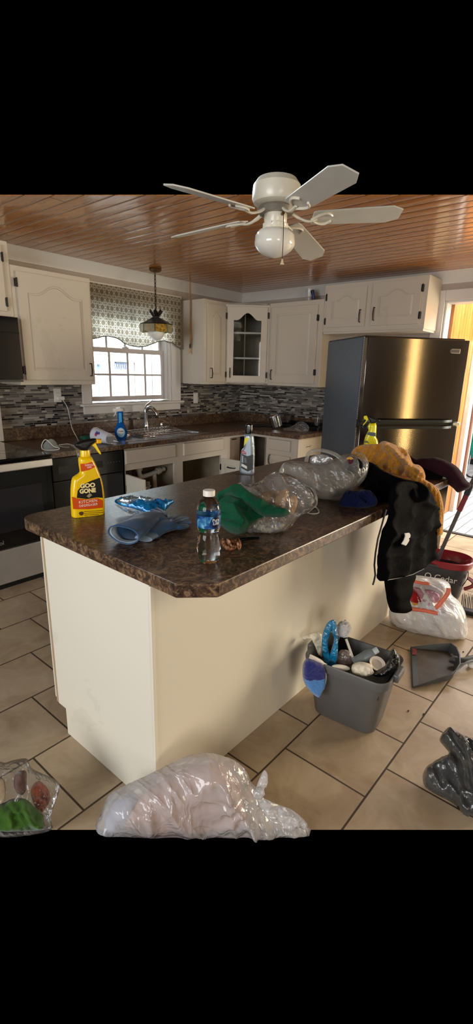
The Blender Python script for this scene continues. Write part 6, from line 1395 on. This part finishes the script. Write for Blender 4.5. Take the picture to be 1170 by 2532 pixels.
g = G(); g.M = MB; secs = [(elp(.155, .125), .235, .078, 0), (elp(.165, .142), .245, .078, 0), (elp(.168, .148), .285, .078, 0), (elp(.16, .138), .29, .078, 0), (elp(.135, .11), .262, .07, 0), (elp(.125, .1), .22, .065, 0)]; loft(g, secs); ob('wringer_rim', g, RED, mk, smooth=.8)
g = G(); g.M = MB; secs = [(elp(.126, .1), .225, .065, 0), (elp(.11, .085), .15, .06, 0), (elp(.02, .02), .14, .06, 0)]; loft(g, secs); ob('wringer_basket', g, BLKP, mk, smooth=.8)
g = G(); g.M = MB; g.tube(smooth_path([(.225, -.03, .17), (.262, -.04, .15), (.262, -.05, .125), (.215, -.05, .09)], 5), .013, 8); ob('foot_pedal', g, RED, mk, smooth=True)
g = G(); g.M = MB; g.tube(smooth_path([(.215, .0, .235), (.225, -.05, .18), (.2, -.08, .12)], 4), .003, 6); ob('wire_bail', g, CHROME, mk)
Tm = MB @ Matrix(((1, 0, 0, .075), (0, 0, 1, -.137), (0, 1, 0, .172), (0, 0, 0, 1))); Tm = MB @ Matrix.Translation((.06, -.139, .17)) @ Matrix.Rotation(PI/2-.13, 4, 'X')
text('O Cedar', .058, mat('text_palegrey', c(206, 206, 210), .4, var=0), mk, Tm, 'brand_lettering', .0008)
# mop
m0 = onx(1078, 1392, 3.36); m1 = onx(1152, 1228, 3.22); dirm = _n(m1-m0); m2 = m0+dirm*1.05
mp_ = thing('mop', 'grey and red mop handle leaning out of the bucket', 'mop', m0)
g = G(); g.tube([m0-dirm*.05, m0+dirm*.02, m2], [.016, .013, .013], 14); ob('pole', g, mat('mop_grey', c(86, 86, 92), .4, .2), mp_, smooth=True)
def at_v(v0): 
    best = min(np.linspace(0, 1, 400), key=lambda t: abs((lambda q: (PY+F*(RM.T@(q-CAM))[1]/(RM.T@(q-CAM))[2])-v0)(m0+(m2-m0)*t))); return m0+(m2-m0)*best
g = G(); g.tube([at_v(1262), at_v(1222)], [.0165, .0165], 14); ob('red_grip', g, mat('grip_red', c(128, 44, 62), .5), mp_, smooth=.6)
g = G(); g.tube([at_v(1222), at_v(1200)], [.019, .018], 14); ob('pole_joint', g, mat('mop_joint', c(40, 46, 58), .4), mp_, smooth=.6)
g = G(); q_ = m0-dirm*.05; g.ell(q_, .06, .06, .03); ob('mop_head', g, mat('mop_fibre', c(170, 170, 170), .95, bump=1, bs=120), mp_, smooth=True)
# ---- broom
bq = onz(1158, 1518, 0); brm = thing('push_broom', 'black push broom with stiff bristles lying at the right edge', 'broom', bq)
az = math.atan2(bq[1], bq[0]); rt = np.array([math.sin(az), -math.cos(az), 0]); fw = np.array([math.cos(az), math.sin(az), 0])
g = G(); a = bq+np.array([0, 0, .02])-rt*.03; 
MBr = Matrix(((rt[0], fw[0], 0, a[0]), (rt[1], fw[1], 0, a[1]), (0, 0, 1, .02), (0, 0, 0, 1))); g.M = MBr; g.box(-.02, -.03, -.018, .34, .03, .012); ob('block', g, BLKP, brm, bevel=.006)
g = G(); g.M = MBr
for i in range(34):
    for j in range(4): x = -.015+i*.0105; g.tube([(x, .02+j*.008, .004), (x-.01+.006*rnd(), .10+.02*rnd(), .035+j*.012+.01*rnd())], [.0022, .0014], 4)
ob('bristles', g, mat('bristle_black', c(22, 22, 26), .6), brm)
# ---- dustpan
DPG = mat('dustpan_grey', c(74, 76, 78), .4, var=.05); DPI = mat('dustpan_inside', c(82, 72, 62), .5, var=.15, vs=12)
c0, c1 = onz(1017, 1604, .004), onz(1022, 1700, .004); e0, e1 = onz(1108, 1612, .012), onz(1112, 1680, .012); mid = onz(1122, 1644, .015)
dp = thing('dustpan', 'grey plastic dustpan lying on the tiles right of the bin', 'dustpan', (c0+c1)/2)
g = G(); base = [c0, c1, e1, onz(1122, 1662, .013), mid, onz(1118, 1626, .013), e0]
vs = base+[p+np.array([0, 0, .004]) for p in base]; n = len(base); g.add(vs, [tuple(range(n)), tuple(range(n, 2*n))[::-1]]+[(i, (i+1) % n, n+(i+1) % n, n+i) for i in range(n)]); ob('pan_floor', g, DPI, dp)
g = G(); seq = [c1, e1, onz(1122, 1662, .013), mid, onz(1118, 1626, .013), e0, c0]; hs_ = [.008, .05, .06, .062, .06, .05, .008]; ctr = (c0+c1+e0+e1)/4
vs = []
for p, h_ in zip(seq, hs_): o_ = _n((p-ctr)*np.array([1, 1, 0])); vs += [p+np.array([0, 0, .001]), p+o_*h_*.35+np.array([0, 0, h_]), p+o_*(h_*.35+.006)+np.array([0, 0, h_]), p+o_*.006+np.array([0, 0, .0])]
g.add(vs, [(i*4+k, i*4+(k+1) % 4, i*4+4+(k+1) % 4, i*4+4+k) for i in range(len(seq)-1) for k in range(4)]); ob('side_wall', g, DPG, dp, smooth=.5)
g = G(); l0 = np.array(c0)+np.array([0, 0, .004]); l1 = np.array(c1)+np.array([0, 0, .004]); g.tube([l0, l1], .0055, 8, flat=.6); ob('rubber_lip', g, BLKP, dp, smooth=True)
g = G(); w0 = l0*.86+np.array(e0)*.14+np.array([0,0,.003]); w1 = l1*.86+np.array(e1)*.14+np.array([0,0,.003]); 
vs = [l0+np.array([0,0,.003]), l1+np.array([0,0,.003]), w1, w0]; g.add(vs, [(0, 1, 2, 3)]); ob('front_ramp', g, DPG, dp, solid=.002)
lab4 = [w0*.97+l0*.03, w0*.80+l0*.20]
fl = lambda s, t: (l0*(1-s)+l1*s)*(1-t)+(w0*(1-s)+w1*s)*t+np.array([0, 0, .006])
g = G(); g.add([fl(.04, .15), fl(.22, .15), fl(.22, .95), fl(.04, .95)], [(0, 1, 2, 3)]); ob('red_sticker', g, mat('sticker_red', c(130, 48, 58), .5, var=.3, vs=60), dp, solid=.0008)
g = G(); hA = mid+np.array([0, 0, .035]); hB = onz(1150, 1632, .055); hC = onz(1190, 1620, .06)
g.tube(smooth_path([hA+np.array([-.02, 0, -.01]), hA, hB, hC], 5), [.022]*3+[.02]*4+[.016]*9, 10, flat=.6); ob('handle', g, DPG, dp, smooth=True)
g = G(); 
for s in (-.5, .5): g.tube(smooth_path([onz(1118, 1644+s*52, .03), onz(1134, 1642+s*22, .04), onz(1155, 1632+s*12, .058), onz(1188, 1624+s*12, .062)], 4), .007, 6)
ob('handle_rib', g, mat('dustpan_light', c(116, 120, 124), .4), dp, smooth=True)
q_ = onz(1166, 1650, 0); g = G(); g.ell((q_[0], q_[1], .02), .03, .022, .02); solo('plastic_cup', g, WHITE, 'small white plastic cup on the tiles under the dustpan handle', 'cup', (q_[0], q_[1], 0), smooth=True)
for u, v in ((1010, 1758), (1112, 1672), (1048, 1766), (1135, 1613), (1146, 1612)):
    q_ = onz(u, v, .002); g = G(); g.ell((q_[0], q_[1], .003), .006, .004, .003, 8, 6); solo('crumb', g, mat('crumb_brown', c(74, 50, 36), .9), 'tiny dark crumb on the tan tiles near the dustpan', 'crumb', (q_[0], q_[1], 0), 'crumbs on the tiles')
# ---- black rubbish bag at right
BGB = mat('black_bag_film', c(66, 66, 66), .14, var=.15, bump=.5, bs=34, coat=.5); 
Ok_ = onz(1130, 1990, 0); fr = facing(Ok_, 0, .95)
g = pm(fr, [(1100, 1806), (1114, 1800), (1138, 1816), (1172, 1828), (1215, 1838), (1225, 1990), (1190, 2022), (1150, 2027), (1135, 2010), (1118, 1985), (1082, 1966), (1052, 1946), (1045, 1922), (1052, 1900), (1076, 1881), (1092, 1872), (1110, 1862), (1098, 1845), (1087, 1828)], .07, .02, .06, .007, wr(.045, 11, 3, 2, .5, .35, 30))
bkb = thing('dark_rubbish_bag', 'dark grey glossy rubbish bag slumped at the lower right', 'bag', Ok_); ob('bag_film', flo(g), BGB, bkb, smooth=3)
# ---- big tied clear bag at the front
Oc = onz(480, 2070, 0); Oc[:2] *= 1.0; fr = facing(Oc, 0, .2)
FLB = film('white_clear_film', c(240, 238, 240), .44, .14, .9, 11, .35, .6)
tb = thing('tied_clear_bag', 'large tied translucent rubbish bag in front of the island corner', 'bag', Oc)
out = [(246, 2052), (251, 2010), (268, 1968), (305, 1945), (370, 1915), (430, 1885), (470, 1868), (515, 1862), (545, 1868), (580, 1880), (608, 1905), (622, 1935), (645, 1958), (655, 1980), (690, 2000), (725, 2010), (745, 2025), (762, 2045), (755, 2056), (600, 2058), (400, 2058)]
KN = pln(fr, [(640, 1962)], .05)[0]
def bagf(a, b):
    dx, dy = a-KN[0], b-KN[1]; r = math.hypot(dx, dy)+1e-4; th = math.atan2(dy, dx)
    rad = .012*math.sin(th*17+3*noise.noise(Vector((a*8, b*8, 1))))*math.exp(-r/.14)
    return rad+wr(.045, 6, 11, 2, .35, .22, 16)(a, b)
g = pm(fr, out, .09, .04, .11, .008, bagf); ob('bag_film', flo(g), FLB, tb, smooth=3)
g = G(); kc = onf(fr, 640, 1962, .1); 
ear = pm(fr, [(632, 1962), (636, 1940), (648, 1912), (655, 1904), (662, 1915), (662, 1935), (652, 1955), (645, 1965)], .012, .008, .012, .005, wr(.012, 40, 2, 2, 1.2, .3), n=.08); ob('knot_ear', ear, FLB, tb, smooth=3)
ear = pm(fr, [(636, 1958), (650, 1972), (690, 1990), (722, 2002), (745, 2020), (762, 2042), (740, 2046), (700, 2040), (668, 2030), (645, 2000), (634, 1975)], .016, .01, .02, .006, wr(.022, 18, 4, 2, -.6, .4), n=.085); ob('knot_tail', ear, FLB, tb, smooth=3)
g = G(); g.ell((0, 0, 0), 1, 1, 1, 20, 14); g.v = [V3(kc)+Vector((p.x*.018, p.y*.018, p.z*.016))*(1+.25*noise.noise(p*3)) for p in g.v]; ob('knot', g, FLB, tb, smooth=3)
mound('pink_cloth_bundle', 'dim pinkish cloth bundle inside the large tied bag', 'cloth', [(300, 2050), (330, 1985), (400, 1930), (480, 1895), (550, 1890), (590, 1930), (600, 1990), (595, 2050)], Oc, .2, .05, cloth('dusty_pink', c(190, 150, 132), bs=60), wr(.03, 9, 1), R=.1, tb=.02, base=Z0, n=-.01, step=.012)
mound('grey_cloth_bundle', 'pale grey cloth bundle inside the left of the large tied bag', 'cloth', [(262, 2050), (268, 2005), (300, 1970), (340, 1965), (330, 2010), (315, 2052)], Oc, .2, .05, cloth('pale_grey_cloth', c(170, 172, 184), bs=60), wr(.02, 12, 1), R=.06, tb=.02, base=Z0, n=-.01, step=.012)
# ---- grocery bag with leaves and fruit colours at lower left
Op = onz(60, 2075, 0); fr = facing(Op, 0, .6)
pb = thing('produce_bag', 'thin grey grocery bag with clothes at the lower left corner', 'bag', Op); FLP = film('thin_grey_film', c(150, 146, 144), .2, .2, .6, 20, .3)
g = pm(fr, [(-40, 2056), (-40, 1890), (12, 1886), (30, 1880), (64, 1875), (72, 1886), (82, 1902), (110, 1915), (146, 1936), (144, 1965), (135, 1990), (125, 2020), (118, 2056)], .08, .03, .06, .008, wr(.03, 10, 5, 2, 1.3, .5)); ob('bag_film', flo(g), FLP, pb, smooth=3)
def inb(name, label, px, n, m, fold, cat, tf=.03):
    g = pm(fr, px, tf, .01, .03, .006, fold, n=n); solo(name, flo(g), m, label, cat, (Op[0], Op[1], 0), smooth=3)
inb('orange_cloth', 'orange cloth seen through the thin grey grocery bag', [(76, 1952), (95, 1930), (118, 1950), (125, 1975), (112, 2000), (100, 2010), (84, 1990)], .03, cloth('orange_cloth_m', c(196, 84, 34), var=.15), wr(.016, 20, 1), 'cloth')
inb('brown_cloth', 'brown folded cloth in the mouth of the thin grey grocery bag', [(34, 1925), (42, 1908), (64, 1906), (66, 1930), (64, 1955), (50, 1968), (36, 1950)], .085, cloth('brown_cloth_m', c(92, 66, 58)), wr(.016, 24, 1, 2, .2, .4), 'cloth')
inb('green_shirt', 'leaf green crumpled cloth at the front of the thin grey grocery bag', [(-30, 2050), (-20, 1992), (10, 1985), (30, 1975), (62, 1975), (85, 1995), (104, 2012), (108, 2030), (100, 2052)], .085, cloth('leaf_green', c(52, 84, 20), var=.15), wr(.03, 18, 1, 2, .6, .5), 'cloth', .04)
inb('beige_cloth', 'beige ruffled cloth at the left edge of the thin grey grocery bag', [(-30, 1985), (-30, 1925), (4, 1922), (14, 1945), (12, 1975), (0, 1990)], .085, cloth('beige_cloth_m', c(196, 176, 152)), wr(.016, 40, 1), 'cloth')
# ================================================================ light
def area(name, loc, to, sx_, sy_, power, col):
    l = bpy.data.lights.new(name, 'AREA'); l.shape = 'RECTANGLE'; l.size = sx_; l.size_y = sy_; l.energy = power; l.color = col[:3]
    o = bpy.data.objects.new(name, l); COL.objects.link(o); o.location = loc
    o.rotation_euler = (Vector(to)-Vector(loc)).to_track_quat('-Z', 'Y').to_euler(); return o
W = SC.world or bpy.data.worlds.new('World'); SC.world = W; W.use_nodes = True
W.node_tree.nodes['Background'].inputs[0].default_value = (0, 0, 0, 1); W.node_tree.nodes['Background'].inputs[1].default_value = 0
DAY = (.86, .94, 1.); WARM = (1., .93, .82)
area('sky_over_yard', (4.6, 5.7, 4.6), (4.6, 7.2, 1.2), 5, 1.6, 4200, DAY)
area('window_daylight', (3.3, 5.0, 2.95), (3.0, 3.2, .9), 1.8, 1.2, 340, DAY)
area('assumed_right_lamp', (6.7, -2.4, 1.7), (2.0, 1.3, .9), 2.0, 2.4, 310, (1., .88, .7))  # assumed warm lamp out of view to the right; no patio door is modelled
area('assumed_left_lamp', (-2.6, 1.1, 1.6), (1.6, 1.6, 1.1), 2.2, 1.8, 125, (.94, .97, 1.))  # assumed soft lamp at camera left, also for missing bounce; no window modelled
area('rear_fill_lamp', (-.7, -2.9, 1.5), (1.6, 2.0, 1.6), 1.4, 1.6, 66, (1., .91, .78))  # soft fill added behind the camera for the missing room bounce
area('fridge_streak_lamp', (2.75, -3.0, 1.3), (3.4, 1.5, 1.2), .12, 2.0, 13, (1., .68, .26))  # narrow warm lamp added to give the fridge its gold streak
area('assumed_passage_lamp', (5.35, .4, 2.42), (5.35, .4, 0), .8, 2.0, 110, DAY)  # lamp added for the bright passage; its source is assumed, no skylight modelled
area('assumed_far_room_lamp', (7.4, .6, 2.45), (7.4, .9, 0), 2.6, 2.6, 230, DAY)  # lamp added to brighten the far room; its unseen source is assumed
area('assumed_passage_glow', (5.2, -1.4, 1.9), (5.4, 1.6, 1.95), .5, .4, 22, (1., .82, .4))  # small warm lamp added for the golden glow; low sun is only assumed
# ================================================================ camera
cd_ = bpy.data.cameras.new('camera'); cd_.sensor_fit = 'HORIZONTAL'; cd_.sensor_width = 36; cd_.lens = F/1170*36; cd_.clip_start = .02; cd_.clip_end = 60
co = bpy.data.objects.new('camera', cd_); COL.objects.link(co)
r, u, f = RM@np.array([1, 0, 0]), RM@np.array([0, -1, 0]), RM@np.array([0, 0, 1])
co.matrix_world = Matrix(((r[0], u[0], -f[0], 0), (r[1], u[1], -f[1], 0), (r[2], u[2], -f[2], 1.5), (0, 0, 0, 1)))
SC.camera = co
SC.view_settings.view_transform = 'Standard'; SC.view_settings.look = 'None'; SC.view_settings.exposure = 0; SC.view_settings.gamma = 1; SC.view_settings.use_curve_mapping = False
